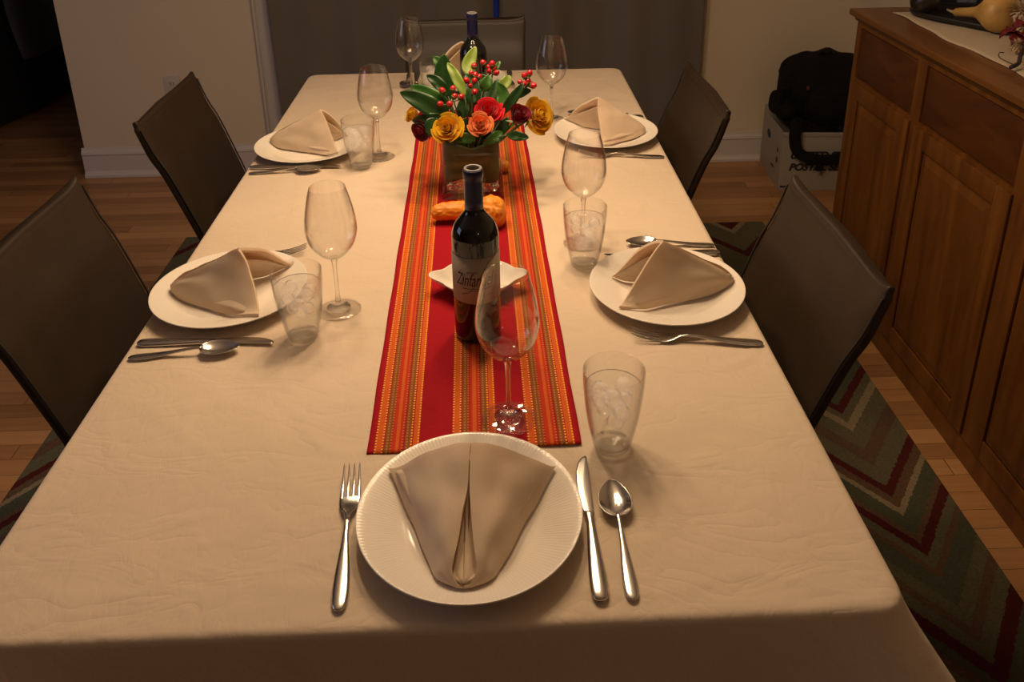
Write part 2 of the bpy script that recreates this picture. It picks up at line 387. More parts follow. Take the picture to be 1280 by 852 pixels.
# ------------------------------------------------------------------ sideboard
CAB = wood('cherry_wood', (0.098, 0.032, 0.006), (0.20, 0.076, 0.014), (6, 6, 0.7), 0.38, 3.5)
CABH = wood('cherry_wood_flat', (0.10, 0.038, 0.008), (0.19, 0.076, 0.018), (6, 0.7, 6), 0.35, 3.5)
DRW = wood('cherry_drawer', (0.052, 0.016, 0.005), (0.12, 0.040, 0.009), (5, 1.2, 4), 0.38, 4.0)
o = thing('sideboard', 'long cherry wood sideboard with panelled doors and drawers along the right wall', 'cabinet', (1.40, 1.75, 0))
def P(x, y): return x-1.40, y-1.75
FX = 1.175-1.40
yF, yN = 2.612-1.75, 0.86-1.75
MB().box(FX, 0.24, yN, yF, 0.075, 0.93).build('body', CAB, o, bevel=0.002)
MB().box(FX-0.004, 0.235, yN+0.005, yF-0.005, 0.0, 0.075).build('plinth', CAB, o, bevel=0.002)
cols = [(2.585, 2.205), (2.155, 1.71), (1.665, 1.255), (1.21, 0.885)]
# face frame
fm = MB()
ys = [2.612]+[x for c in cols for x in c]+[0.86]
for i in range(0, len(ys), 2): fm.box(FX-0.012, FX, ys[i+1]-1.75, ys[i]-1.75, 0.075, 0.93)
for a, b_ in cols:
    for z0, z1 in ((0.075, 0.105), (0.72, 0.752), (0.912, 0.93)): fm.box(FX-0.0119, FX, b_-1.75, a-1.75, z0, z1)
fm.build('face_frame', CAB, o)
for a, b_ in cols:
    y0, y1 = b_-1.75, a-1.75
    MB().box(FX-0.008, FX+0.002, y0+0.004, y1-0.004, 0.756, 0.908).build('drawer', DRW, o, bevel=0.003)
    # door: frame of two stiles and two rails, raised panel with sloped border
    d = MB(); X0, X1 = FX-0.020, FX-0.0125
    z0, z1 = 0.085, 0.742; s = 0.052
    d.box(X0, X1, y0-0.008, y0+s, z0, z1); d.box(X0, X1, y1-s, y1+0.008, z0, z1)
    d.box(X0, X1, y0+s, y1-s, z0, z0+s); d.box(X0, X1, y0+s, y1-s, z1-s, z1)
    d = d.build('door', CAB, o, bevel=0.0025)
    iy0, iy1, iz0, iz1 = y0+s, y1-s, z0+s, z1-s
    def rect(x, e): return [(x, iy0+e, iz0+e), (x, iy1-e, iz0+e), (x, iy1-e, iz1-e), (x, iy0+e, iz1-e)]
    v, f = rings([rect(FX-0.0121, 0.0002), rect(FX-0.0135, 0.004), rect(FX-0.0135, 0.010), rect(FX-0.0185, 0.030), rect(FX-0.0188, 0.032)])
    link('panel', v, f, CAB, d, smooth=False)
mb = MB().box(FX-0.040, 0.245, yN-0.015, yF+0.012, 0.946, 0.966); mb.box(FX-0.022, 0.242, yN-0.005, yF+0.006, 0.93, 0.9465)
mb.build('top', CABH, o, bevel=0.005, seg=3)
ZC = 0.966
# cream cloth on the sideboard
def cabcloth(u, v):
    y = 2.535-1.55*v
    e = 1.232+0.006*math.sin(v*23)+0.004*math.sin(v*51)
    return (e+u*0.32, y+0.01*u, ZC+0.0015+0.0012*math.sin(u*9+v*30)*math.sin(v*17))
v, f = grid(20, 90, cabcloth)
tag(solidify(link('sideboard_runner', v, f, fabric('cream_runner', (0.50, 0.41, 0.29), 500, 0.3, 0)), 0.002, 1), 'cream woven cloth laid along the sideboard top', 'table runner')
ZC2 = ZC+0.0055
# black tray with rounded ends
TRAY = mat('black_tray', (0.012, 0.010, 0.010), 0.35)
o = thing('serving_tray', 'long black lacquered tray carrying a gourd on the sideboard', 'tray', (1.395, 2.32, ZC2), 0)
def tray_ring(L, W, z):
    pts = []
    ax = Vector((0.51, -0.86)).normalized(); pr_ = Vector((-ax.y, ax.x))
    n = 64
    for k in range(n):
        a = 2*PI*k/n; c, s_ = math.cos(a), math.sin(a)
        p2 = ax*L*(abs(c)**0.5)*(1 if c > 0 else -1)+pr_*W*(abs(s_)**0.5)*(1 if s_ > 0 else -1)
        pts.append((p2.x, p2.y, z))
    return pts
rs = [tray_ring(.17, .066, 0), tray_ring(.185, .08, .004), tray_ring(.192, .086, .016), tray_ring(.188, .082, .019), tray_ring(.183, .078, .016), tray_ring(.176, .07, .006), tray_ring(.1, .02, .005)]
v, f = rings(rs); link('tray_body', v, f, TRAY, o)
o.location = (1.400, 2.365, ZC2)
# dark round vase / ball at its end
BALL = mat('dark_ceramic', (0.02, 0.012, 0.010), 0.3, noise_amt=0.3)
pr = [(0.0, 0), (0.018, 0), (0.022, 0.003), (0.032, 0.012), (0.038, 0.026), (0.0395, 0.038), (0.036, 0.054), (0.026, 0.066), (0.012, 0.071), (0, 0.072)]
v, f = lathe([tuple(p) for p in spline(pr, 4)], 40)
tag(link('candle_ball', v, f, BALL, loc=(1.290, 2.470, ZC2+0.0065)), 'round dark ball standing at the far end of the black tray', 'ball')
# gourd
GOURD = mat('gourd_skin', (0.50, 0.30, 0.09), 0.45, noise_amt=0.22, nscale=22)
def gourd(name, prof, axis0, axis1, m, bend=0.0, bump=0.0, n=32, zmin=None, bz=Vector((0, 0, 1))):
    a = Vector(axis0); b_ = Vector(axis1); t = (b_-a); L = t.length; t.normalize()
    side = t.cross(Vector((0, 0, 1))).normalized(); upv = side.cross(t)
    sp = spline(prof, 6); rs = []
    for (u, r) in sp:
        c = a+t*(u*L)+side*bend*math.sin(PI*u)
        ring = []
        for k in range(n):
            an = 2*PI*k/n; rr_ = max(r, 0.0004)
            d = side*math.cos(an)+upv*math.sin(an)
            if bump: rr_ *= 1+bump*(noise.noise((c+d*rr_)*75)*0.9+noise.noise((c+d*rr_)*190)*0.7)
            ring.append(c+d*rr_)
        rs.append(ring)
    v, f = rings(rs); return link(name, v, f, m)
o = thing('bottle_gourd', 'yellow bottle gourd with a bulging end lying in the black tray', 'gourd', (1.37, 2.30, ZC2))
g = gourd('gourd_body', [(0, 0.001), (0.03, 0.012), (0.2, 0.0135), (0.4, 0.018), (0.55, 0.034), (0.72, 0.054), (0.88, 0.050), (0.97, 0.028), (1, 0.001)], (1.345, 2.395, ZC2+0.026), (1.398, 2.205, ZC2+0.066), GOURD)
g.parent = o; g.location = -o.location
v, f = tube([(1.345, 2.395, ZC2+0.026), (1.341, 2.409, ZC2+0.026), (1.336, 2.423, ZC2+0.028)], [0.006, 0.004, 0.003], 8)
s_ = link('gourd_stem', v, f, mat('dry_stem', (0.35, 0.28, 0.18), 0.8), o); s_.location = -o.location
# picture frame with portrait
o = thing('picture_frame', 'framed portrait of a person in a dark jacket standing behind the gourd', 'picture frame', (1.475, 2.570, ZC2), math.radians(-14))
PF = mat('frame_black', (0.012, 0.012, 0.014), 0.3)
fr = MB(); fr.box(-0.11, -0.096, 0, 0.018, 0, 0.28); fr.box(0.096, 0.11, 0, 0.018, 0, 0.28); fr.box(-0.096, 0.096, 0, 0.018, 0, 0.014); fr.box(-0.096, 0.096, 0, 0.018, 0.266, 0.28)
fr.build('frame', PF, o, bevel=0.002)
ph = MB(); Y = 0.008
ph.box(-0.096, 0.096, Y, Y+0.004, 0.014, 0.266, 0)
def blob(cx, cz, rx, rz, y, mi, n=28): ph.add([(cx+rx*math.cos(2*PI*k/n), y, cz+rz*math.sin(2*PI*k/n)) for k in range(n)], [tuple(range(n))], mi)
ph.add([(-0.096, Y-0.0004, 0.014), (0.096, Y-0.0004, 0.014), (0.096, Y-0.0004, 0.11), (0.05, Y-0.0004, 0.135), (-0.045, Y-0.0004, 0.135), (-0.09, Y-0.0004, 0.115)], [(0, 1, 2, 3, 4, 5)], 1)
ph.add([(-0.026, Y-0.0008, 0.014), (0.028, Y-0.0008, 0.014), (0.034, Y-0.0008, 0.10), (-0.028, Y-0.0008, 0.10)], [(0, 1, 2, 3)], 2)
blob(0.003, 0.130, 0.040, 0.054, Y-0.0012, 3); blob(0.003, 0.175, 0.044, 0.03, Y-0.0014, 4)
ph.build('portrait_print', [mat('photo_backdrop', (0.10, 0.085, 0.06), 0.3), mat('photo_jacket', (0.008, 0.01, 0.02), 0.3), mat('photo_scarf', (0.10, 0.12, 0.16), 0.3, noise_amt=0.5, nscale=160), mat('photo_skin', (0.28, 0.12, 0.085), 0.3), mat('photo_hair', (0.03, 0.018, 0.01), 0.3)], o)
# autumn leaf and flower arrangement at the edge of the frame
o = thing('dried_flower_arrangement', 'autumn arrangement of pale blooms and red leaves at the near end of the tray', 'flowers', (1.37, 2.10, ZC2))
PALE = mat('dried_bloom', (0.55, 0.42, 0.28), 0.8, noise_amt=0.2, nscale=40); RLEAF = mat('red_leaf', (0.16, 0.012, 0.02), 0.6, noise_amt=0.3, nscale=50); CRIM = mat('crimson_bloom', (0.45, 0.015, 0.02), 0.6); TWIG = mat('dark_twig', (0.03, 0.02, 0.015), 0.8)
def pompon(c, r, m, n=70):
    mb = MB(); c = Vector(c)
    for k in range(n):
        z = 1-2*(k+0.5)/n; a = k*2.39996; rr_ = math.sqrt(max(0, 1-z*z)); d = Vector((rr_*math.cos(a), rr_*math.sin(a), z))
        sd = d.cross(Vector((0.3, 0.2, 1))).normalized(); u_ = d.cross(sd)
        p0 = c+d*r*0.3; p1 = c+d*r*random.uniform(0.85, 1.1)+u_*r*0.2; w_ = r*0.16
        mb.add([p0-sd*w_*0.5, p0+sd*w_*0.5, (p0+p1)/2+sd*w_+d*r*.1, p1, (p0+p1)/2-sd*w_+d*r*.1], [(0, 1, 2, 3, 4)])
    return mb.build('bloom', m, o, smooth=True)
for c, r, m in (((0.035, 0.085, 0.075), 0.036, PALE), ((0.012, 0.035, 0.045), 0.028, PALE), ((0.06, 0.03, 0.09), 0.034, PALE), ((-0.015, -0.035, 0.032), 0.024, CRIM), ((-0.055, -0.065, 0.022), 0.021, PALE), ((0.03, -0.06, 0.04), 0.035, PALE), ((-0.125, -0.235, 0.023), 0.022, PALE)): pompon(c, r, m)
for k, (x, y, z, a, L) in enumerate([(0.0, -0.02, 0.012, 3.6, 0.085), (-0.01, -0.01, 0.02, 3.0, 0.07), (0.01, -0.04, 0.02, 4.0, 0.10), (0.0, -0.03, 0.045, 3.2, 0.07), (-0.02, -0.09, 0.012, 3.9, 0.07)]):
    def lf(u, v, a=a, L=L):
        w_ = 0.34*L*math.sin(PI*min(1, v*0.96+0.04))*(1+0.3*math.cos(v*22)); s = (u-0.5)*2
        return (x+math.cos(a)*L*v*0.8-math.sin(a)*s*w_, y+math.sin(a)*L*v*0.8+math.cos(a)*s*w_, max(z+0.02*math.sin(v*3)+abs(s)*0.01, 0.003))
    v, f = grid(5, 14, lf); solidify(link('leaf', v, f, RLEAF, o), 0.0008)
v, f = tube(spline([(-0.150, -0.205, 0.008), (-0.12, -0.185, 0.012), (-0.09, -0.14, 0.018), (-0.02, -0.05, 0.03)], 5), 0.005, 8)
link('twig', v, f, TWIG, o)
v, f = tube(spline([(-0.14, -0.195, 0.012), (-0.155, -0.165, 0.020), (-0.14, -0.135, 0.024), (-0.12, -0.12, 0.02)], 5), 0.0012, 6)
link('tendril', v, f, TWIG, o)

# ------------------------------------------------------------------ postal box and backpack
BOX = mat('shaded_white_cardboard', (0.34, 0.31, 0.27), 0.7, noise_amt=0.04, nscale=4)  # white card, colour darkened for the shade beside the sideboard
INK = mat('box_print', (0.02, 0.02, 0.03), 0.7)
ang = math.atan2(3.359-3.375, 1.484-1.245)
o = thing('postal_box', 'white corrugated postal tray box with black lettering on the floor beside the sideboard', 'box', (1.247, 3.377, 0), ang)
W_, D_, H_ = 0.34, 0.335, 0.285
bx = MB(); t_ = 0.005
bx.box(0, W_, 0, t_, 0, H_-0.02); bx.box(0, W_, D_-t_, D_, 0, H_); bx.box(0, t_, t_, D_-t_, 0, H_-0.02); bx.box(W_-t_, W_, t_, D_-t_, 0, H_-0.02); bx.box(t_, W_-t_, t_, D_-t_, 0, t_)
bx.box(-0.003, W_+0.003, -0.003, 0.008, H_-0.035, H_-0.018)
bx.build('box_body', BOX, o, bevel=0.0012)
def text(body, size, m, parent, loc, rot, shear=0.0, bold=0.0, align='LEFT', name='lettering'):
    cu_ = bpy.data.curves.new(name, 'FONT'); cu_.body = body; cu_.size = size; cu_.shear = shear; cu_.offset = bold; cu_.align_x = align; cu_.extrude = 0.0002
    tmp = bpy.data.objects.new(name, cu_); C.objects.link(tmp)
    dg = bpy.context.evaluated_depsgraph_get(); me = bpy.data.meshes.new_from_object(tmp.evaluated_get(dg))
    bpy.data.objects.remove(tmp); me.materials.clear(); me.materials.append(m)
    q = bpy.data.objects.new(name, me); C.objects.link(q); q.parent = parent; q.location = loc; q.rotation_euler = rot
    return q
text('POSTAL SERVICE', 0.044, INK, o, (0.038, -0.0012, 0.095), (PI/2, 0, 0), 0.25, 0.0022)
text('UNITED STATES', 0.044, INK, o, (0.038, -0.0012, 0.150), (PI/2, 0, 0), 0.25, 0.0022)
MB().box(0.008, 0.052, -0.0014, -0.0004, 0.014, 0.022).build('print_bar', INK, o)
for (y, z, ry, rz_) in ((0.22, 0.185, 0.03, 0.02), (0.06, 0.165, 0.012, 0.012), (0.06, 0.12, 0.012, 0.016), (0.12, 0.07, 0.03, 0.006)):
    MB().add([(-0.0006, y+ry*math.cos(2*PI*k/20), z+rz_*math.sin(2*PI*k/20)) for k in range(20)], [tuple(range(20))]).build('printed_mark', INK, o)
NYL = mat('black_nylon', (0.005, 0.005, 0.006), 0.85, bump=0.6, bscale=60, spec=0.2)
o = thing('backpack', 'black padded backpack resting on top of the white postal box', 'backpack', (1.45, 3.53, 0.262))
def sup(c, r, e=0.75, nz=20, nn=40, seed=0, amp=0.006):
    v, f = [], []
    rs = []
    for j in range(nz+1):
        ph_ = -PI/2+PI*j/nz; cz = math.copysign(abs(math.sin(ph_))**e, ph_); cr = max(abs(math.cos(ph_))**e, 0.002)
        ring = []
        for k in range(nn):
            th = 2*PI*k/nn; x = math.copysign(abs(math.cos(th))**e, math.cos(th))*cr; y = math.copysign(abs(math.sin(th))**e, math.sin(th))*cr
            p = Vector((c[0]+r[0]*x, c[1]+r[1]*y, c[2]+r[2]*cz)); p += Vector((x, y, cz))*amp*noise.noise(p*14+Vector((seed, 0, 0)))
            ring.append(p)
        rs.append(ring)
    return rings(rs)
v, f = sup((0.01, 0.02, 0.165), (0.185, 0.15, 0.14), 0.72, amp=0.02); link('main_compartment', v, f, NYL, o)
v, f = sup((0.03, -0.115, 0.12), (0.14, 0.05, 0.10), 0.7, seed=5, amp=0.015); link('front_pocket', v, f, NYL, o)
v, f = sup((-0.165, 0.0, 0.075), (0.045, 0.11, 0.052), 0.8, seed=9, amp=0.01); link('side_pocket', v, f, NYL, o)
def strap(name, pts, wd, th, m, par):
    P_ = spline(pts, 8); rs = []
    for i, p in enumerate(P_):
        t = (P_[min(i+1, len(P_)-1)]-P_[max(i-1, 0)]).normalized(); a = t.cross(Vector((0, 1, 0))).normalized(); n_ = t.cross(a)
        rs.append([p+a*x*th/2+n_*y*wd/2 for x, y in ((-1, -.8), (-.8, -1), (.8, -1), (1, -.8), (1, .8), (.8, 1), (-.8, 1), (-1, .8))])
    v, f = rings(rs); return link(name, v, f, m, par)
strap('shoulder_strap', [(-0.15, -0.165, 0.06), (-0.165, -0.185, -0.01), (-0.14, -0.19, -0.075), (-0.06, -0.195, -0.105), (0.04, -0.195, -0.10), (0.13, -0.19, -0.06), (0.19, -0.17, 0.02)], 0.02, 0.045, NYL, o)
strap('webbing_strap', [(-0.055, -0.20, -0.10), (-0.055, -0.202, -0.13), (-0.055, -0.20, -0.155)], 0.004, 0.022, NYL, o)
strap('grab_handle', [(-0.165, -0.07, 0.17), (-0.205, -0.08, 0.175), (-0.21, -0.085, 0.15), (-0.20, -0.08, 0.115)], 0.012, 0.012, NYL, o)
strap('top_handle', [(-0.03, 0, 0.29), (-0.022, 0, 0.315), (0.0, 0, 0.308), (0.02, 0, 0.313), (0.03, 0, 0.29)], 0.02, 0.008, NYL, o)
MB().box(-0.12, -0.11, -0.145, -0.135, 0.19, 0.205).build('logo_tab', mat('red_tab', (0.12, 0.035, 0.025), 0.5), o, bevel=0.001)

# ------------------------------------------------------------------ dining table and its cloth
TW = wood('dark_table_wood', (0.05, 0.025, 0.012), (0.09, 0.045, 0.02), (6, 0.6, 6))
XA, XB, YA, YC = -0.598, 0.441, 0.658, 2.765
cx, cyy = (XA+XB)/2, (YA+YC)/2; hx, hy = (XB-XA)/2, (YC-YA)/2
o = thing('dining_table', 'long rectangular wooden dining table hidden under the beige cloth', 'table', (cx, cyy, 0))
MB().box(-hx+0.016, hx-0.016, -hy+0.016, hy-0.016, T0-0.034, T0-0.0045).build('tabletop', TW, o, bevel=0.006)
MB().box(-hx+0.07, hx-0.07, -hy+0.07, -hy+0.095, T0-0.11, T0-0.034).box(-hx+0.07, hx-0.07, hy-0.095, hy-0.07, T0-0.11, T0-0.034).box(-hx+0.07, -hx+0.09, -hy+0.095, hy-0.095, T0-0.11, T0-0.034).box(hx-0.09, hx-0.07, -hy+0.095, hy-0.095, T0-0.11, T0-0.034).build('apron', TW, o)
for sx_ in (-1, 1):
    for sy_ in (-1, 1):
        x, y = sx_*(hx-0.08), sy_*(hy-0.08)
        v, f = rings([[(x+a*s, y+b_*s, z) for a, b_ in ((-1, -1), (1, -1), (1, 1), (-1, 1))] for z, s in ((0.011, 0.022), (T0-0.035, 0.032))])
        link('leg', v, f, TW, o, smooth=False)
CLOTH = fabric('beige_tablecloth', (0.66, 0.54, 0.41), 700, 0.12, 0.0, 0.22)
def rrect(a, b_, r, n):
    'n points round a rounded rectangle with half sizes a, b'
    pts = []; L = [2*(b_-r), PI*r/2, 2*(a-r), PI*r/2]*2; tot = sum(L)
    for k in range(n):
        s = tot*k/n; i = 0
        while s > L[i] and i < 7: s -= L[i]; i += 1
        q = i//2; cnr = [(a-r, b_-r), (-(a-r), b_-r), (-(a-r), -(b_-r)), (a-r, -(b_-r))][q]
        if i % 2 == 0:
            st = [(a, -(b_-r)), (a-r, b_), (-a, b_-r), (-(a-r), -b_)][q]; d = [(0, 1), (-1, 0), (0, -1), (1, 0)][q]
            pts.append((st[0]+d[0]*s, st[1]+d[1]*s, d[1], -d[0]))
        else:
            an = q*PI/2+s/r; pts.append((cnr[0]+r*math.cos(an), cnr[1]+r*math.sin(an), math.cos(an), math.sin(an)))
    return pts
NP = 560
per = rrect(hx, hy, 0.035, NP); rs = []
def wr(x, y):
    p = Vector((x, y, 0))
    z = 0.0012*noise.noise(p*5)
    q = Vector((x*3, y*9, 2)); r1 = noise.noise(q+Vector((noise.noise(p*3)*1.2,)*3)); z += 0.0012*max(0, 1-abs(r1)*7)
    q = Vector(((x*0.8+y*0.5)*9, (y-x*0.3)*3, 7)); r2 = noise.noise(q); z += 0.0014*max(0, 1-abs(r2)*8)*(0.5+0.5*noise.noise(p*2+Vector((3, 3, 3))))
    return z
NR = 150
for j in range(NR):
    s = (j+1)/NR; rg_ = []
    for (x, y, nx, ny) in per:
        X, Yy = x*s*(hx-0.01)/hx, y*s*(hy-0.01)/hy
        e = max(0, 1-(1-s)*25)
        rg_.append((X+cx, Yy+cyy, T0+wr(X, Yy)*(1-e*0.7)))
    rs.append(rg_)
for an in (0.35, 0.75, 1.15, 1.5):
    rs.append([(x+cx+nx*(-0.01+0.010*math.sin(an)), y+cyy+ny*(-0.01+0.010*math.sin(an)), T0-0.010*(1-math.cos(an))) for (x, y, nx, ny) in per])
for d in (0.02, 0.035, 0.05, 0.07, 0.09, 0.12, 0.15, 0.18, 0.21, 0.24):
    rg_ = []
    for k, (x, y, nx, ny) in enumerate(per):
        a = 2*PI*k/NP; wv = 0.6*math.sin(a*17+1)+0.4*math.sin(a*29)+0.3*math.sin(a*7)
        out = d*0.02+0.030*(d/0.24)**1.5*(wv+0.6)*0.7
        dc = math.hypot(abs(x)-(hx-0.01), abs(y)-(hy-0.01)); crn = math.exp(-(dc/0.10)**2) if y < 0 else 0
        out += 0.50*min(d, 0.12)*crn*(1+0.82*abs(nx*ny))
        rg_.append((x+cx+nx*out, y+cyy+ny*out, T0-0.01-d))
    rs.append(rg_)
v, f = rings(rs, cap0=True, cap1=False)
tag(link('tablecloth', v, f, CLOTH), 'plain beige tablecloth covering the whole dining table', 'tablecloth')

# ------------------------------------------------------------------ woven runner
def runner_mat():
    m = bpy.data.materials.new('striped_runner'); m.use_nodes = True; nt = m.node_tree; p = nt.nodes['Principled BSDF']
    tc = N(nt, 'ShaderNodeTexCoord'); sx = N(nt, 'ShaderNodeSeparateXYZ'); nt.links.new(tc.outputs['Object'], sx.inputs[0])
    u = M2(nt, 'ADD', M2(nt, 'DIVIDE', sx.outputs[0], 0.29), 0.5)
    R_, O_, OR, OL = (0.33, 0.005, 0.012), (0.58, 0.105, 0.018), (0.46, 0.036, 0.013), (0.23, 0.075, 0.020)
    def band(a, b_):
        w_ = b_-a; seg = [(0, O_), (.14, R_), (.195, OL), (.33, R_), (.385, OR), (.46, O_), (.54, OR), (.615, R_), (.67, OL), (.805, R_), (.86, O_)]
        return [(a+w_*s, c) for s, c in seg]
    def mk(bs): return [(0.0, R_)]+[x for b_ in bs for x in band(*b_)+[(b_[1], R_)]]
    left = u; c1 = ramp(nt, u, mk([(0.037, 0.235), (0.40, 0.60)])); c2 = ramp(nt, u, mk([(0.755, 0.965)]))
    mx = N(nt, 'ShaderNodeMix'); mx.data_type = 'RGBA'; nt.links.new(M2(nt, 'GREATER_THAN', u, 0.68), mx.inputs[0]); nt.links.new(c1, mx.inputs[6]); nt.links.new(c2, mx.inputs[7])
    # dotted yellow threads beside each orange stripe
    dots = None
    for a, b_ in ((0.037, 0.235), (0.40, 0.60), (0.755, 0.965)):
        for s in (0.0, 0.165, 0.27, 0.36, 0.63, 0.73, 0.835, 1.0):
            q = M2(nt, 'COMPARE', u, a+(b_-a)*s, 0.0042)
            if s in (0.27, 0.73, 0.36, 0.63): q = M2(nt, 'MULTIPLY', q, 0.35)
            dots = q if dots is None else M2(nt, 'MAXIMUM', dots, q)
    sq = M2(nt, 'LESS_THAN', M2(nt, 'FRACT', M2(nt, 'DIVIDE', sx.outputs[1], 0.0058)), 0.5)
    dots = M2(nt, 'MULTIPLY', dots, sq)
    m2 = N(nt, 'ShaderNodeMix'); m2.data_type = 'RGBA'; nt.links.new(dots, m2.inputs[0]); nt.links.new(mx.outputs[2], m2.inputs[6]); m2.inputs[7].default_value = (0.85, 0.40, 0.06, 1)
    # thin dark cross threads
    n = N(nt, 'ShaderNodeTexNoise'); n.inputs['Scale'].default_value = 1.0; mp = N(nt, 'ShaderNodeMapping'); mp.inputs['Scale'].default_value = (60, 700, 1)
    nt.links.new(tc.outputs['Object'], mp.inputs[0]); nt.links.new(mp.outputs[0], n.inputs['Vector'])
    hs = N(nt, 'ShaderNodeHueSaturation'); nt.links.new(m2.outputs[2], hs.inputs['Color']); nt.links.new(M2(nt, 'ADD', M2(nt, 'MULTIPLY', n.outputs[0], 0.6), 0.70), hs.inputs['Value'])
    nt.links.new(hs.outputs[0], p.inputs['Base Color']); p.inputs['Roughness'].default_value = 0.85; p.inputs['Specular IOR Level'].default_value = 0.15
    b_ = N(nt, 'ShaderNodeBump'); b_.inputs['Strength'].default_value = 0.35; b_.inputs['Distance'].default_value = 0.001
    nt.links.new(n.outputs[0], b_.inputs['Height']); nt.links.new(b_.outputs[0], p.inputs['Normal'])
    return m
def rn(u, v):
    x = (u-0.5)*0.29; y = v*1.42
    return (x+0.0005*math.sin(y*31)*abs(u-0.5)*2, y, 0.0006*math.sin(y*19+x*20)+0.0006*math.sin(x*60+y*7))
v, f = grid(50, 220, rn)
RZ = 0.0025
ru = link('table_runner', v, f, runner_mat(), loc=(-0.032, 0.929, T0+RZ)); ru.rotation_euler = (0, 0, 0.0165)
solidify(ru, 0.0022, 0)
tag(ru, 'red and orange striped woven runner down the middle of the table', 'table runner')
ZR = T0+0.0048            # top of the runner
ZT = T0+0.0012            # top of the cloth

# ------------------------------------------------------------------ plates
PORC = mat('white_porcelain', (0.82, 0.76, 0.67), 0.16, spec=0.5)
def rib_porcelain():
    m = bpy.data.materials.new('ribbed_porcelain'); m.use_nodes = True; nt = m.node_tree; p = nt.nodes['Principled BSDF']
    p.inputs['Base Color'].default_value = (0.82, 0.76, 0.67, 1); p.inputs['Roughness'].default_value = 0.17
    tc = N(nt, 'ShaderNodeTexCoord'); sx = N(nt, 'ShaderNodeSeparateXYZ'); nt.links.new(tc.outputs['Object'], sx.inputs[0])
    a = M2(nt, 'ARCTAN2', sx.outputs[1], sx.outputs[0]); r = N(nt, 'ShaderNodeVectorMath'); r.operation = 'LENGTH'; nt.links.new(tc.outputs['Object'], r.inputs[0])
    s = M2(nt, 'SINE', M2(nt, 'MULTIPLY', a, 170)); k = N(nt, 'ShaderNodeMapRange'); k.inputs[1].default_value = 0.078; k.inputs[2].default_value = 0.095; nt.links.new(r.outputs[1], k.inputs[0])
    b_ = N(nt, 'ShaderNodeBump'); b_.inputs['Distance'].default_value = 0.0003; b_.inputs['Strength'].default_value = 0.28
    nt.links.new(M2(nt, 'MULTIPLY', s, k.outputs[0]), b_.inputs['Height']); nt.links.new(b_.outputs[0], p.inputs['Normal'])
    return m
RIB = rib_porcelain()
pp = [(0.072, 0.0), (0.075, 0.0), (0.078, 0.003), (0.100, 0.010), (0.125, 0.0195), (0.1343, 0.0232), (0.135, 0.0245), (0.1338, 0.0254), (0.124, 0.0225), (0.1, 0.0142), (0.088, 0.0092), (0.079, 0.0062), (0.066, 0.0048), (0.03, 0.0045), (0, 0.0045)]
under = [(0, 0.002), (0.070, 0.002), (0.071, 0.0005)]
v, f = lathe(under+[tuple(p) for p in spline(pp, 3)], 128)
plates = [(-0.036, 0.799, 'white dinner plate with ribbed rim at the near end of the table'),
          (0.3034, 1.309, 'white dinner plate with a propped napkin at the nearer right seat'),
          (0.3023, 2.10, 'white dinner plate with a propped napkin at the farther right seat'),
          (-0.469, 1.343, 'white dinner plate at the nearer left seat, beside a water glass'),
          (-0.463, 2.055, 'white dinner plate at the farther left seat near the outlet wall'),
          (-0.078, 2.60, 'white dinner plate at the far end, mostly hidden by the bouquet')]
p0 = link('dinner_plate', v, f, RIB)
for i, (x, y, lb) in enumerate(plates):
    q = p0 if i == 0 else p0.copy()
    if i: C.objects.link(q)
    q.location = (x, y, ZT); tag(q, lb, 'plate', 'dinner plates at the six settings')

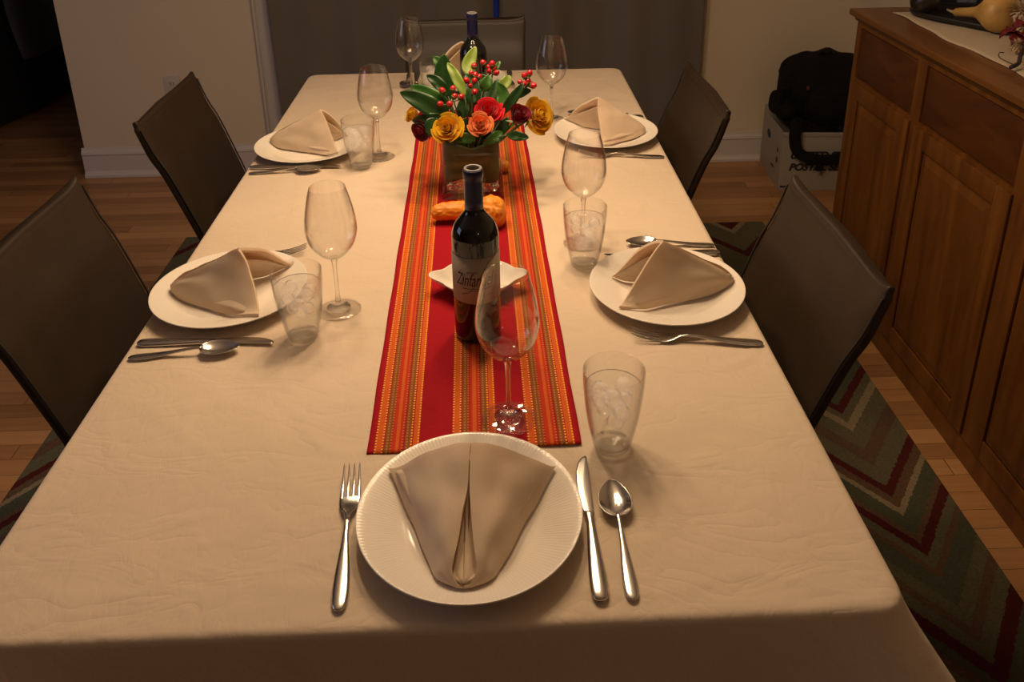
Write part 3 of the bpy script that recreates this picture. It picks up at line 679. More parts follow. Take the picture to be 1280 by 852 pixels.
# ------------------------------------------------------------------ napkins
NAP = fabric('cream_napkin_cloth', (0.82, 0.68, 0.51), 1100, 0.25, 0.28)
def plate_z(r):
    pts = [(0, .0045), (.066, .0048), (.079, .0062), (.088, .0092), (.1, .0142), (.124, .0225), (.1345, .0252), (.137, .0), (9, 0)]
    for (a, za), (b_, zb) in zip(pts, pts[1:]):
        if r <= b_: return za+(zb-za)*(r-a)/(b_-a)
def napkin(label, pc, T, A, L, R, bl=0.0, br=0.0, slit=0.013, tipw=0.020, seed=0):
    'tent folded napkin: two flaps falling from a ridge A-T to corners L, R on the plate centred at pc'
    T, A, L, R = [Vector(q)+Vector((0, 0, T0)) for q in (T, A, L, R)]
    root = thing('folded_napkin', label, 'napkin', (T+L+R)/3*1.0, 0, 'tent folded napkins')
    base = root.location.copy()
    sd = (R-L).normalized(); mid = (L+R)/2
    def flap(S, sgn, bg, nm):
        def arch(t):
            out = (S-mid).normalized()*bg*(S-mid).length*2+Vector((0, 0, 1))*bg*0.25*(A.z-T0)
            a = S.lerp(A, t)+out*math.sin(PI*t)
            # the fold rolls over at the ridge
            k = max(0, t-0.82)/0.18
            return a-Vector((0, 0, 0.004*k*k))
        def fn(u, v):
            v = v**1.4
            a = arch(u)
            rnd_ = math.sqrt(min(1, v/0.10))*(1-v)
            tip = T+sd*sgn*((tipw*(1-u)+slit*u)*rnd_)+Vector((0, 0, 0.007*u*min(1, v*6)))
            p = tip.lerp(a, v)
            n_ = (S-T).cross(A-T).normalized(); n_ = n_ if n_.z > 0 else -n_
            p += n_*(0.007*math.sin(PI*v)*math.sin(PI*u)+0.0030*noise.noise(Vector((u*3.2+seed, v*4, sgn)))*min(1, v*4)+0.0022*math.sin(v*8+u*6+seed)*u*(1-u)*3*min(1, v*3))
            d = math.hypot(p.x-pc[0], p.y-pc[1]); pz = ZT+plate_z(min(d, 0.1345))+0.0042
            foot = (1-u)**5
            p.z = p.z*(1-foot)+pz*foot
            if p.z < pz+0.0004*u: p.z = pz+0.0004*u
            return p-base
        v, f = grid(26, 34, fn)
        o = link(nm, v, f, NAP, root)
        solidify(o, 0.0052, 0)
        md = o.modifiers.new('bev', 'BEVEL'); md.width = 0.0022; md.segments = 3; md.limit_method = 'ANGLE'; md.angle_limit = 1.0
        return o
    flap(L, -1, bl, 'flap'); flap(R, 1, br, 'flap')
    def inner(u, v):
        s_ = abs(u-0.5)*2; S = L if u < 0.5 else R; bg = bl if u < 0.5 else br
        top = A-Vector((0, 0, 0.009))-(A-T).normalized()*0.008
        t = 1-s_**1.2
        arc = S.lerp(top, t)+(S-mid)*bg*math.sin(PI*t)*1.6-(S-mid)*0.05
        tipu = T+sd*(u-0.5)*0.022*math.sqrt(min(1, v/0.1))+Vector((0, 0, 0.002))
        p = tipu.lerp(arc, v*0.955+0.015)
        p.z -= 0.0050*min(1, v*4)-0.002*noise.noise(Vector((u*5, v*3, seed+4)))
        d = math.hypot(p.x-pc[0], p.y-pc[1]); pz = ZT+plate_z(min(d, 0.1345))+0.0022
        if p.z < pz: p.z = pz
        return p-base
    v, f = grid(41, 24, inner); solidify(link('inner_fold', v, f, NAP, root), 0.002, 0)
    return root
PC = [(q[0], q[1]) for q in plates]
napkin('cream napkin folded in a broad kite with a centre slit on the near-end plate', PC[0], (-0.041, 0.690, 0.022), (-0.033, 0.838, 0.092), (-0.139, 0.868, 0.034), (0.071, 0.862, 0.034), 0.02, 0.02, 0.017, 0.026, 1)
napkin('cream napkin tent on the nearer right plate, opening toward the wine bottle', PC[1], (0.422, 1.316, 0.028), (0.290, 1.296, 0.118), (0.212, 1.350, 0.026), (0.208, 1.232, 0.026), 0.10, -0.08, 0.010, 0.014, 2)
napkin('cream napkin tent on the nearer left plate behind the water glass', PC[3], (-0.572, 1.348, 0.028), (-0.437, 1.322, 0.112), (-0.392, 1.236, 0.026), (-0.372, 1.420, 0.026), -0.10, 0.06, 0.010, 0.014, 3)
napkin('cream napkin tent on the farther left plate below the wall outlet', PC[4], (-0.565, 2.083, 0.028), (-0.424, 2.045, 0.119), (-0.378, 1.985, 0.026), (-0.372, 2.115, 0.026), -0.06, 0.08, 0.010, 0.014, 4)
napkin('cream napkin tent on the farther right plate in front of the curtain', PC[2], (0.402, 2.094, 0.028), (0.279, 2.085, 0.120), (0.200, 2.185, 0.030), (0.287, 2.012, 0.026), 0.04, -0.06, 0.008, 0.014, 5)
napkin('cream napkin tent on the far-end plate, half hidden behind the far bottle', PC[5], (-0.070, 2.700, 0.028), (-0.082, 2.60, 0.145), (-0.010, 2.52, 0.030), (-0.165, 2.54, 0.030), 0.14, 0.14, 0.010, 0.014, 6)

# ------------------------------------------------------------------ glassware
GL = thin_glass('wine_glass_clear', (0.985, 0.98, 0.975), 1.0, 0, 0.028, 3.5, 0.5); STEMG = solid_glass('stem_glass', 1.45, 0, 0.25); TGL = thin_glass('tumbler_clear', (0.975, 0.975, 0.965), 0.8, 0, 0.03, 3.5, 0.6)
WATER = thin_glass('iced_water', (0.95, 0.95, 0.945), 0.7, 0.07); ICE = thin_glass('ice', (0.98, 0.98, 0.98), 0.6, 0.13, 0.03, 3.0, 0.25)
BASEG = thin_glass('thick_glass_base', (0.99, 0.99, 0.985), 0.8, 0, 0.03, 5.0, 0.2)
FOOTG = thin_glass('wine_glass_foot', (0.97, 0.965, 0.96), 1.0, 0, 0.05, 3.0, 0.3)
def wineglass():
    root = thing('wine_glass', '', 'wine glass', (0, 0, 0), 0, 'empty stemmed wine glasses')
    out = spline([(0.0045, 0.098), (0.010, 0.102), (0.023, 0.112), (0.036, 0.128), (0.0425, 0.148), (0.0432, 0.165), (0.040, 0.190), (0.0345, 0.215), (0.030, 0.232)], 6)
    inn = [Vector((max(0, p.x-0.0012), p.y+(0.002 if p.x < 0.02 else 0))) for p in out]
    prof = [(0, 0.100)]+[tuple(p) for p in out]+[(0.0294, 0.2328)]+[tuple(p) for p in reversed(inn)][:-1]+[(0, 0.1035)]
    v, f = lathe(prof, 72); link('bowl', v, f, GL, root)
    st = spline([(0.0205, 0.0065), (0.010, 0.010), (0.0055, 0.018), (0.0038, 0.035), (0.0036, 0.07), (0.0042, 0.090), (0.0060, 0.0985)], 5)
    v, f = lathe([(0, 0.0065)]+[tuple(p) for p in st]+[(0, 0.0995)], 40); link('stem', v, f, STEMG, root)
    ft = [(0, 0.0), (0.037, 0.0), (0.0382, 0.0009), (0.0378, 0.0018), (0.030, 0.0032), (0.020, 0.0062), (0, 0.0063)]
    v, f = lathe(ft, 72); link('foot', v, f, FOOTG, root)
    return root
wg = wineglass(); first = True
for (x, y, z, lb) in [(0.016, 0.985, ZR, 'empty wine glass on the runner in front of the nearer wine bottle'),
                      (-0.270, 1.292, ZT, 'empty wine glass at the nearer left seat beside the water glass'),
                      (0.178, 1.512, ZT, 'empty wine glass just behind the water glass at the nearer right seat'),
                      (-0.279, 2.004, ZT, 'empty wine glass at the farther left seat beside the bouquet'),
                      (0.172, 2.255, ZT, 'empty wine glass at the farther right seat against the curtain'),
                      (-0.237, 2.53, ZT, 'empty wine glass at the far-end setting, left of the end chair centre')]:
    if first: wg.location = (x, y, z); wg['label'] = lb; first = False
    else: dup(wg, (x, y, z), 0, lb)
def tumbler(seed, ice):
    rnd = random.Random(seed)
    root = thing('water_glass', '', 'water glass', (0, 0, 0), 0, 'tumblers of iced water')
    out = spline([(0.021, 0.0), (0.0232, 0.002), (0.0265, 0.012), (0.031, 0.032), (0.0355, 0.058), (0.0385, 0.085), (0.0402, 0.108), (0.0405, 0.124)], 5)
    inn = [(p.x-0.0016, p.y) for p in out if p.y > 0.009]
    prof = [(0, 0)]+[tuple(p) for p in out]+[(0.0397, 0.1248)]+list(reversed(inn))+[(0, 0.0085)]
    v, f = lathe(prof, 72); link('glass', v, f, TGL, root)
    v, f = lathe([(0, 0.0005), (0.0205, 0.0005), (0.0235, 0.004), (0.0245, 0.008), (0, 0.008)], 48); link('base', v, f, BASEG, root)
    wl = 0.098
    wo = [(p.x-0.0022, p.y) for p in out if 0.010 < p.y < wl]
    v, f = lathe([(0, 0.0095)]+wo+[(wo[-1][0]+0.0004, wl), (wo[-1][0]-0.003, wl-0.0008), (0, wl-0.0008)], 64); link('water', v, f, WATER, root)
    if ice:
        for k in range(9):
            lay = k//3; a = k*2.1+rnd.random(); r = 0.0165+0.002*rnd.random()-(0.004 if lay == 0 else 0); z = wl-0.045+lay*0.018+rnd.uniform(-0.003, 0.003)
            bm = bmesh.new(); bmesh.ops.create_cube(bm, size=rnd.uniform(0.017, 0.021))
            bmesh.ops.bevel(bm, geom=bm.edges[:], offset=0.004, segments=3, affect='EDGES')
            mtx = Matrix.Translation((r*math.cos(a), r*math.sin(a), z)) @ Matrix.Rotation(rnd.random()*6, 4, Vector((rnd.random(), rnd.random(), rnd.random())).normalized())
            bmesh.ops.transform(bm, matrix=mtx, verts=bm.verts)
            me = bpy.data.meshes.new('ice_cube'); bm.to_mesh(me); bm.free()
            for q in me.polygons: q.use_smooth = True
            me.materials.append(ICE); q = bpy.data.objects.new('ice_cube', me); C.objects.link(q); q.parent = root
    return root
for i, (x, y, lb) in enumerate([(0.153, 0.926, 'tumbler of iced water right of the near-end wine glass'),
                   (-0.316, 1.212, 'tumbler of iced water at the corner of the nearer left plate'),
                   (0.171, 1.424, 'tumbler of iced water left of the nearer right plate'),
                   (-0.316, 1.938, 'tumbler of iced water beside the farther left plate'),
                   (-0.165, 2.455, 'tumbler of iced water behind the bouquet, left of the far bottle'),]):
    t_ = tumbler(i+3, True); t_.location = (x, y, ZT); t_['label'] = lb

# ------------------------------------------------------------------ wine bottles
BG = bpy.data.materials.new('dark_bottle_glass'); BG.use_nodes = True
p = BG.node_tree.nodes['Principled BSDF']; p.inputs['Base Color'].default_value = (0.006, 0.006, 0.004, 1); p.inputs['Roughness'].default_value = 0.06; p.inputs['Coat Weight'].default_value = 0.3
FOIL = mat('navy_foil', (0.010, 0.012, 0.055), 0.32, metal=0.3, bump=0.2, bscale=60)
LABEL = mat('cream_paper_label', (0.33, 0.25, 0.17), 0.75, noise_amt=0.04, nscale=60)
INKL = mat('label_ink', (0.05, 0.03, 0.02), 0.7)
def bottle(loc, label, writing):
    root = thing('wine_bottle', label, 'wine bottle', loc, 0, 'dark wine bottles on the table')
    pr = spline([(0.030, 0.0), (0.0350, 0.0015), (0.0372, 0.006), (0.0375, 0.02), (0.0375, 0.10), (0.0375, 0.172), (0.0365, 0.186), (0.0315, 0.200), (0.0225, 0.212), (0.0158, 0.222), (0.0142, 0.235), (0.0138, 0.26)], 6)
    v, f = lathe([(0, 0.004), (0.02, 0.003)]+[tuple(p) for p in pr]+[(0, 0.26)], 72); link('glass_body', v, f, BG, root)
    cap = [(0.0146, 0.226), (0.0149, 0.2262), (0.0147, 0.24), (0.0143, 0.272), (0.0146, 0.2765), (0.0156, 0.278), (0.0157, 0.287), (0.0152, 0.2905), (0.0143, 0.2918)]
    v, f = lathe(cap+[(0.0138, 0.2905), (0.0135, 0.262), (0.0143, 0.261)], 48); link('foil_capsule', v, f, FOIL, root)
    v, f = lathe([(0.0100, 0.287), (0.0100, 0.2925), (0.0106, 0.2935), (0.0136, 0.2935), (0.0142, 0.2922), (0.0138, 0.287)], 48, closed=True); link('lip', v, f, mat('bottle_lip', (0.30, 0.29, 0.28), 0.25), root)
    v, f = lathe([(0, 0.284), (0.0100, 0.284), (0.0100, 0.27), (0, 0.27)], 32); link('cork', v, f, mat('cork_end', (0.20, 0.12, 0.02), 0.8), root)
    R_ = 0.0379; n = 56; z0, z1 = 0.076, 0.156
    a0, a1 = -PI/2-1.5, -PI/2+1.5
    v, f = grid(n, 2, lambda u, v: (R_*math.cos(a0+(a1-a0)*u), R_*math.sin(a0+(a1-a0)*u), z0+(z1-z0)*v))
    lb_ = solidify(link('paper_label', v, f, LABEL, root), 0.0003, 1)
    if writing:
        def wrap(o_, xc, zc, sc=1.0):
            for vt in o_.data.vertices:
                x, y = vt.co.x*sc, vt.co.y*sc; a = -PI/2+(x+xc)/R_
                vt.co = Vector(((R_+0.0006)*math.cos(a), (R_+0.0006)*math.sin(a), zc+y))
        def tx(body, size, xc, zc, sh=0.3, bold=0.0):
            q = text(body, size, INKL, lb_, (0, 0, 0), (0, 0, 0), sh, bold, 'CENTER'); 
            bm = bmesh.new(); bm.from_mesh(q.data); bmesh.ops.triangulate(bm, faces=bm.faces); bm.to_mesh(q.data); bm.free(); wrap(q, xc, zc)
            return q
        q = tx('Zinfandel', 0.0165, -0.003, 0.110, 0.35)
        for vt in q.data.vertices: vt.co.z = 0.108+(vt.co.z-0.110)*1.95
        tx('SEGHESIO', 0.0042, -0.004, 0.1305, 0.0)
        tx('SONOMA', 0.0032, -0.002, 0.0985, 0.1)
        tx('ESTATE BOTTLED', 0.0022, 0.020, 0.0905, 0.2)
        mb = MB()
        for pts in ([(0.024, 0.150), (0.017, 0.141), (0.010, 0.128), (0.004, 0.117), (-0.004, 0.104), (-0.012, 0.096), (-0.024, 0.0915)],
                    [(-0.022, 0.136), (-0.026, 0.131), (-0.020, 0.122), (-0.024, 0.112), (-0.028, 0.108)],
                    [(-0.022, 0.1025), (-0.005, 0.1035), (0.012, 0.1025), (0.027, 0.1045)]):
            sp = spline(pts, 8); L_ = []
            for (x, z) in sp:
                a = -PI/2+x/R_; L_.append(Vector(((R_+0.0006)*math.cos(a), (R_+0.0006)*math.sin(a), z)))
            v, f = tube(L_, 0.00032, 5); mb.add(v, f)
        mb.build('flourish', INKL, lb_, smooth=True)
    return root
b1 = bottle((-0.028, 1.205, ZR), 'dark wine bottle with navy foil and cream script label at the centre of the table', True)
b1.rotation_euler = (0, 0, -0.02)
b2 = bottle((-0.042, 2.315, ZT), 'dark wine bottle with navy foil at the far end, rising behind the bouquet', False)
b2.rotation_euler = (0, 0, PI)

# ------------------------------------------------------------------ white lobed dish
def dish():
    n = 96; rs = []
    def outline(k, s, z):
        a = 2*PI*k/n; c, sn = math.cos(a), math.sin(a)
        rx = 0.068; ry = 0.060
        r = 1/math.sqrt((c/rx)**2+(sn/ry)**2)
        lob = 0.020*math.exp(-(((min(a, 2*PI-a)) if c > 0 else abs(a-PI))/0.24)**2.6)
        r = (r+lob)*s; lift = 0.004*lob/0.020*s**2
        return (r*c, r*sn, z+lift)
    for s, z in ((0.0, 0.0), (0.45, 0.0), (0.50, 0.002), (0.66, 0.008), (0.85, 0.018), (0.97, 0.0275), (1.0, 0.030), (0.995, 0.0315), (0.965, 0.030), (0.84, 0.0205), (0.65, 0.0105), (0.45, 0.0065), (0.02, 0.006)):
        rs.append([outline(k, max(s, 0.02), z) for k in range(n)])
    return rings(rs)
v, f = dish(); tag(link('lobed_dish', v, f, PORC, loc=(-0.028, 1.338, ZR)), 'small white porcelain dish with two pointed ears behind the nearer bottle', 'dish')

# ------------------------------------------------------------------ ornamental squashes
SQ = mat('orange_squash_skin', (0.80, 0.27, 0.015), 0.5, noise_amt=0.2, nscale=30)
def squash(label, prof, a, b_, bend, stem=False):
    root = thing('ornamental_squash', label, 'squash', ((a[0]+b_[0])/2, (a[1]+b_[1])/2, ZR), 0)
    g = gourd('squash_body', prof, a, b_, SQ, bend=bend, bump=0.16, n=64); g.parent = root; g.location = -root.location
    subsurf(g, 1)
    if not stem: return
    e = Vector(b_); d = (Vector(b_)-Vector(a)).normalized()
    v, f = tube([e-d*0.002, e+d*0.008, e+d*0.014+Vector((0, 0, 0.003))], [0.005, 0.0035, 0.003], 8)
    s = link('squash_stem', v, f, mat('green_stem', (0.12, 0.10, 0.03), 0.8), root); s.location = -root.location
SP = [(0, 0.001), (0.02, 0.009), (0.07, 0.0165), (0.22, 0.0195), (0.4, 0.0195), (0.55, 0.022), (0.72, 0.030), (0.87, 0.032), (0.96, 0.022), (1, 0.001)]
squash('bumpy orange crookneck squash lying in front of the vase', SP, (-0.128, 1.618, ZR+0.022), (0.030, 1.592, ZR+0.030), -0.012)
squash('small bumpy orange squash peeking out behind the right of the vase', [(0, 0.001), (0.05, 0.012), (0.3, 0.018), (0.6, 0.018), (0.95, 0.011), (1, 0.001)], (-0.04, 1.905, ZR+0.018), (0.042, 1.868, ZR+0.018), 0.0)

# ------------------------------------------------------------------ vase and bouquet
VG = thin_glass('vase_glass', (0.95, 0.96, 0.94), 0.8, 0, 0.03)
VX, VY = -0.043, 1.795
o = thing('square_vase', 'square glass vase lined with dark leaves in the middle of the runner', 'vase', (VX, VY, ZR))
hw = 0.068
def sq(h, z, r=0.006, n=64): return [(p_[0], p_[1], z) for p_ in rrect(h, h, r, n)]
v, f = rings([sq(0.001, 0), sq(hw-0.002, 0), sq(hw, 0.002), sq(hw, 0.138), sq(hw-0.001, 0.140), sq(hw-0.003, 0.140), sq(hw-0.004, 0.138), sq(hw-0.004, 0.012), sq(0.001, 0.012)])
link('vase_glass', v, f, VG, o)
LIN = mat('leaf_lining', (0.052, 0.092, 0.034), 0.7, noise_amt=0.35, nscale=30)
def lining(u, v):
    q = rrect(hw-0.008, hw-0.008, 0.02, 120)[int(u*119.99)]
    d = min(abs(q[0]), 0.06) if abs(q[1]) > abs(q[0]) else min(abs(q[1]), 0.06)
    top = 0.117+0.020*(d/0.06); bot = 0.040+0.006*math.sin(u*25)
    k = 1-0.012*math.sin(v*14+u*40)
    return (q[0]*k, q[1]*k, bot+(top-bot)*v)
v, f = grid(120, 14, lining, closeu=True); solidify(link('leaf_lining', v, f, LIN, o), 0.001)
def cello(u, v):
    q = rrect(hw-0.006, hw-0.006, 0.02, 120)[int(u*119.99)]
    k = 0.93+0.07*noise.noise(Vector((q[0]*90, q[1]*90, v*5)))
    return (q[0]*k, q[1]*k, 0.0135+0.045*v+0.003*noise.noise(Vector((q[0]*60, q[1]*60, 3))))
v, f = grid(120, 16, cello, closeu=True); o2 = link('cellophane', v, f, thin_glass('crinkled_cellophane', (0.62, 0.55, 0.45), 1.0, 0.12, 0.40, 1.5, 0.6), o, smooth=False)
STG = mat('stem_green', (0.03, 0.055, 0.015), 0.5)
mb = MB(); rnd = random.Random(4)
for k in range(22):
    a = rnd.random()*6.28; b_ = a+2.4; r0 = 0.035*rnd.random(); r1 = 0.03+0.02*rnd.random()
    v, f = tube([(r0*math.cos(a), r0*math.sin(a), 0.018), (0.02*math.cos(b_), 0.02*math.sin(b_), 0.08), (r1*math.cos(b_), r1*math.sin(b_), 0.150)], 0.0028, 6); mb.add(v, f)
mb.build('stem_bundle', STG, o, smooth=True)
VC = Vector((VX, VY, ZR+0.13))

def petal_mat(name, c0, c1):
    m = bpy.data.materials.new(name); m.use_nodes = True; nt = m.node_tree; p = nt.nodes['Principled BSDF']
    tc = N(nt, 'ShaderNodeTexCoord'); n = N(nt, 'ShaderNodeTexNoise'); n.inputs['Scale'].default_value = 40; nt.links.new(tc.outputs['Object'], n.inputs['Vector'])
    c = ramp(nt, n.outputs[0], [(0.3, c0), (0.7, c1)], 'LINEAR'); nt.links.new(c, p.inputs['Base Color'])
    p.inputs['Roughness'].default_value = 0.55; p.inputs['Sheen Weight'].default_value = 0.2; p.inputs['Specular IOR Level'].default_value = 0.25
    t = N(nt, 'ShaderNodeBsdfTranslucent'); nt.links.new(c, t.inputs[0]); mx = N(nt, 'ShaderNodeMixShader'); mx.inputs[0].default_value = 0.45
    nt.links.new(p.outputs[0], mx.inputs[1]); nt.links.new(t.outputs[0], mx.inputs[2]); nt.links.new(mx.outputs[0], nt.nodes['Material Output'].inputs[0])
    return m
YEL = petal_mat('yellow_petal', (0.80, 0.44, 0.008), (0.90, 0.62, 0.015)); RED = petal_mat('red_petal', (0.62, 0.006, 0.02), (0.80, 0.012, 0.025))
DRED = petal_mat('dark_red_petal', (0.22, 0.004, 0.018), (0.36, 0.006, 0.022)); PEACH = petal_mat('peach_petal', (0.86, 0.25, 0.07), (0.92, 0.42, 0.16)); ORG = petal_mat('orange_petal', (0.8, 0.2, 0.02), (0.85, 0.35, 0.04))
LG = [mat('dark_green_leaf', (0.014, 0.055, 0.010), 0.35, noise_amt=0.25, nscale=30), mat('green_leaf', (0.035, 0.12, 0.015), 0.38, noise_amt=0.25, nscale=30), mat('light_green_leaf', (0.20, 0.30, 0.04), 0.42, noise_amt=0.2, nscale=30)]
def rose(label, px, py, Y, R, m, axis, seed=0, openness=1.0, elong=1.0):
    rnd = random.Random(seed)
    c = at(px, py, Y); root = thing('rose', label, 'flower', c, 0, 'roses of the bouquet'); ax = Vector(axis).normalized()
    rot = ax.to_track_quat('Z', 'Y').to_matrix()
    mb = MB()
    NPet = 22
    for i in range(NPet):
        t = i/(NPet-1); th = i*2.4+rnd.uniform(-.2, .2)
        r0 = R*(0.10+0.62*t**0.9); wv = (1.9-1.05*t) if t < 0.3 else 0.95-0.2*t
        h = R*elong*(1.25-0.45*t*openness); flare = R*(0.42*openness)*max(0, t-0.25)/0.75
        def pf(u, v, t=t, th=th, r0=r0, wv=wv, h=h, flare=flare, i=i):
            s = (u-0.5)*2; wid = math.sin(min(1, v*0.92+0.18)*PI*0.62)
            a = th+s*wv*wid
            cup = math.sin(min(v, 1)*PI*0.5)
            rad = r0*(0.25+0.75*cup)+flare*v**3+R*0.03*noise.noise(Vector((s*1.8, v*2, i*3.1)))
            z = -R*0.62*elong+h*v*(1-0.10*s*s)-flare*0.35*v**4
            rad -= R*0.05*s*s*v*(1-t)
            return rot @ Vector((rad*math.cos(a), rad*math.sin(a), z))
        v, f = grid(9, 8, pf); mb.add(v, f)
    bl = mb.build('bloom', m, root, smooth=True, angle=3.0); solidify(bl, 0.0006, 0); subsurf(bl, 1)
    # sepals and stem down into the vase
    sm = MB()
    for k in range(5):
        a = k*2*PI/5
        v, f = grid(3, 5, lambda u, v: rot @ Vector(((R*0.15+R*0.55*v)*math.cos(a)+(u-.5)*R*.25*(1-v)*math.sin(a), (R*0.15+R*0.55*v)*math.sin(a)-(u-.5)*R*.25*(1-v)*math.cos(a), -R*0.72*elong-R*0.15*v)))
        sm.add(v, f)
    sm.build('sepals', LG[1], root, smooth=True)
    base = c-ax*R*0.6*elong; tgt = VC+Vector(((c.x-VX)*0.35, (c.y-VY)*0.35, -0.03))
    v, f = tube(spline([base-c, (base-ax*0.02).lerp(tgt, 0.4)-c, tgt-c], 5), 0.003, 7); link('stem', v, f, STG, root)
CAMP = Vector((0, 0, T0+H))
rose('yellow rose facing forward at the front left of the bouquet', 559, 160, 1.735, 0.034, YEL, (-0.15, -0.85, 0.55), 1, 1.0)
rose('peach rose at the front centre of the bouquet', 600, 155, 1.72, 0.027, PEACH, (0.1, -0.85, 0.55), 2, 1.0)
rose('bright red rose above and behind the peach rose', 610, 139, 1.765, 0.034, RED, (0.0, -0.65, 0.75), 3, 0.9)
rose('dark red rose leaning right at the front of the bouquet', 648, 145, 1.745, 0.029, DRED, (0.35, -0.55, 0.75), 4, 0.5, 1.2)
rose('yellow rose drooping at the right side of the bouquet', 673, 144, 1.80, 0.043, YEL, (0.65, -0.60, 0.40), 5, 1.0, 0.8)
rose('small yellow rose at the left edge of the bouquet', 516, 143, 1.80, 0.022, YEL, (-0.75, -0.4, 0.5), 6, 0.6)
rose('dark red rose low at the left of the bouquet', 527, 162, 1.765, 0.028, DRED, (-0.55, -0.75, -0.1), 7, 0.8)
rose('small red rose tucked between the left leaves', 530, 146, 1.79, 0.018, RED, (-0.5, -0.5, 0.5), 8, 0.6)
rose('orange rose mostly hidden behind the leaves at the back right', 637, 124, 1.86, 0.022, ORG, (0.2, 0.1, 1), 9, 0.7)
rose('small yellow rose deep among the leaves behind the berries', 548, 124, 1.86, 0.014, YEL, (-0.2, 0.0, 1), 10, 0.5)

def leaf(label, pts, wd, mi, fold=0.25, name='leaf', twist=0.0):
    'pts: list of (px, py, depth) from base to tip'
    P_ = spline([at(*q) for q in pts], 8); base = P_[0].copy(); root = thing(name, label, 'leaf', base, 0, 'leaves of the bouquet')
    n = len(P_); vs_ = []; nu = 7
    for i, p in enumerate(P_):
        t = (P_[min(i+1, n-1)]-P_[max(i-1, 0)]).normalized(); view = (CAMP-p).normalized()
        sd = t.cross(view).normalized(); nn = sd.cross(t)
        if twist: 
            sd2 = sd*math.cos(twist)+nn*math.sin(twist); nn = nn*math.cos(twist)-sd*math.sin(twist); sd = sd2
        s_ = i/(n-1); w_ = wd*0.5*(math.sin(PI*min(1, s_**0.85)))**0.85+0.0006
        for k in range(nu):
            u = (k/(nu-1)-0.5)*2
            vs_.append(p+sd*u*w_+nn*(abs(u)*w_*fold-0.0)+nn*0.0015*math.sin(s_*14+u*3)*abs(u)-base)
    f = [(i*nu+k, i*nu+k+1, (i+1)*nu+k+1, (i+1)*nu+k) for i in range(n-1) for k in range(nu-1)]
    o_ = solidify(link('blade', vs_, f, LG[mi], root), 0.0005)
    v, f = tube([p-base-(CAMP-p).normalized()*0.0006 for p in P_[:-2]], [0.0011*(1-0.7*i/n) for i in range(n-2)], 5); link('midrib', v, f, LG[min(2, mi+1)], root)
    tgt = VC+Vector(((base.x-VX)*0.3, (base.y-VY)*0.3, -0.02))
    v, f = tube([Vector((0, 0, 0)), (tgt-base)*0.5+Vector((0, 0, 0.004)), tgt-base], 0.0018, 6); link('stem', v, f, STG, root)
leaf('long dark leaf reaching left over the yellow rose, the upper of two', [(560, 140, 1.80), (540, 122, 1.80), (513, 107, 1.82)], 0.040, 1)
leaf('long dark leaf pointing left toward the far-left wine glass', [(560, 148, 1.77), (533, 130, 1.77), (500, 115, 1.78)], 0.042, 0)
leaf('tall dark green leaf standing upright at the left of the bouquet', [(560, 126, 1.84), (555, 95, 1.86), (555, 67, 1.87)], 0.045, 0)
leaf('mid green leaf behind the tall upright one, pointing up left', [(560, 105, 1.88), (552, 84, 1.89), (542, 70, 1.90)], 0.028, 1)
leaf('narrow bright leaf rising left of the berries', [(581, 120, 1.80), (570, 96, 1.82), (559, 78, 1.84)], 0.022, 2)
leaf('small dark leaf jutting left below the tall leaf', [(560, 120, 1.83), (548, 104, 1.84), (533, 94, 1.85)], 0.026, 0)
leaf('pale yellow-green leaf in front of the far bottle', [(590, 96, 1.90), (586, 80, 1.92), (595, 58, 1.94)], 0.032, 2)
leaf('large green leaf standing up right of the bright red rose', [(626, 142, 1.80), (629, 120, 1.82), (622, 102, 1.83)], 0.028, 1)
leaf('dark leaf just left of the large upright right-hand leaf', [(618, 136, 1.82), (617, 118, 1.84), (622, 98, 1.86)], 0.026, 0)
leaf('long dark leaf sweeping up right toward the right berry cluster', [(628, 142, 1.77), (642, 122, 1.77), (655, 104, 1.78)], 0.022, 0)
leaf('light green leaf at the back right of the bouquet', [(622, 112, 1.86), (632, 103, 1.87), (637, 94, 1.88)], 0.026, 2)
leaf('thin dark leaf at the right below the berry cluster', [(645, 122, 1.80), (655, 115, 1.80), (664, 113, 1.80)], 0.016, 0)
leaf('small green leaf tip above the middle berries', [(616, 92, 1.88), (621, 84, 1.88), (625, 76, 1.89)], 0.012, 1)
leaf('broad green leaf in the centre below the berries', [(603, 114, 1.82), (608, 104, 1.82), (613, 94, 1.83)], 0.026, 1)
leaf('dark leaf hanging low over the right edge of the vase', [(634, 169, 1.72), (648, 170, 1.71), (661, 172, 1.71)], 0.020, 0)
leaf('dark leaf between the yellow rose and the dark red rose at left', [(560, 150, 1.77), (537, 150, 1.76), (515, 151, 1.77)], 0.030, 0)
leaf('dark leaf lying low between the left dark red rose and the yellow rose', [(545, 148, 1.75), (540, 158, 1.742), (540, 171, 1.735)], 0.032, 0)
leaf('dark green leaf above the front yellow rose', [(578, 148, 1.80), (579, 135, 1.81), (578, 122, 1.82)], 0.028, 0)
leaf('dark green leaf under the peach rose at the vase mouth', [(594, 176, 1.735), (578, 172, 1.73), (560, 176, 1.73)], 0.022, 1)
leaf('grey-green leaf at the vase mouth on the right', [(628, 165, 1.75), (618, 172, 1.735), (603, 181, 1.73)], 0.022, 1)
leaf('dark leaf spreading behind the middle of the bouquet', [(590, 130, 1.86), (590, 110, 1.88), (583, 92, 1.90)], 0.045, 0)
leaf('dark leaf spreading behind the red rose', [(600, 128, 1.86), (607, 112, 1.88), (600, 92, 1.90)], 0.045, 0)
leaf('dark green leaf between the peach rose and the leaning dark red rose', [(618, 175, 1.76), (628, 160, 1.76), (636, 146, 1.77)], 0.022, 0)

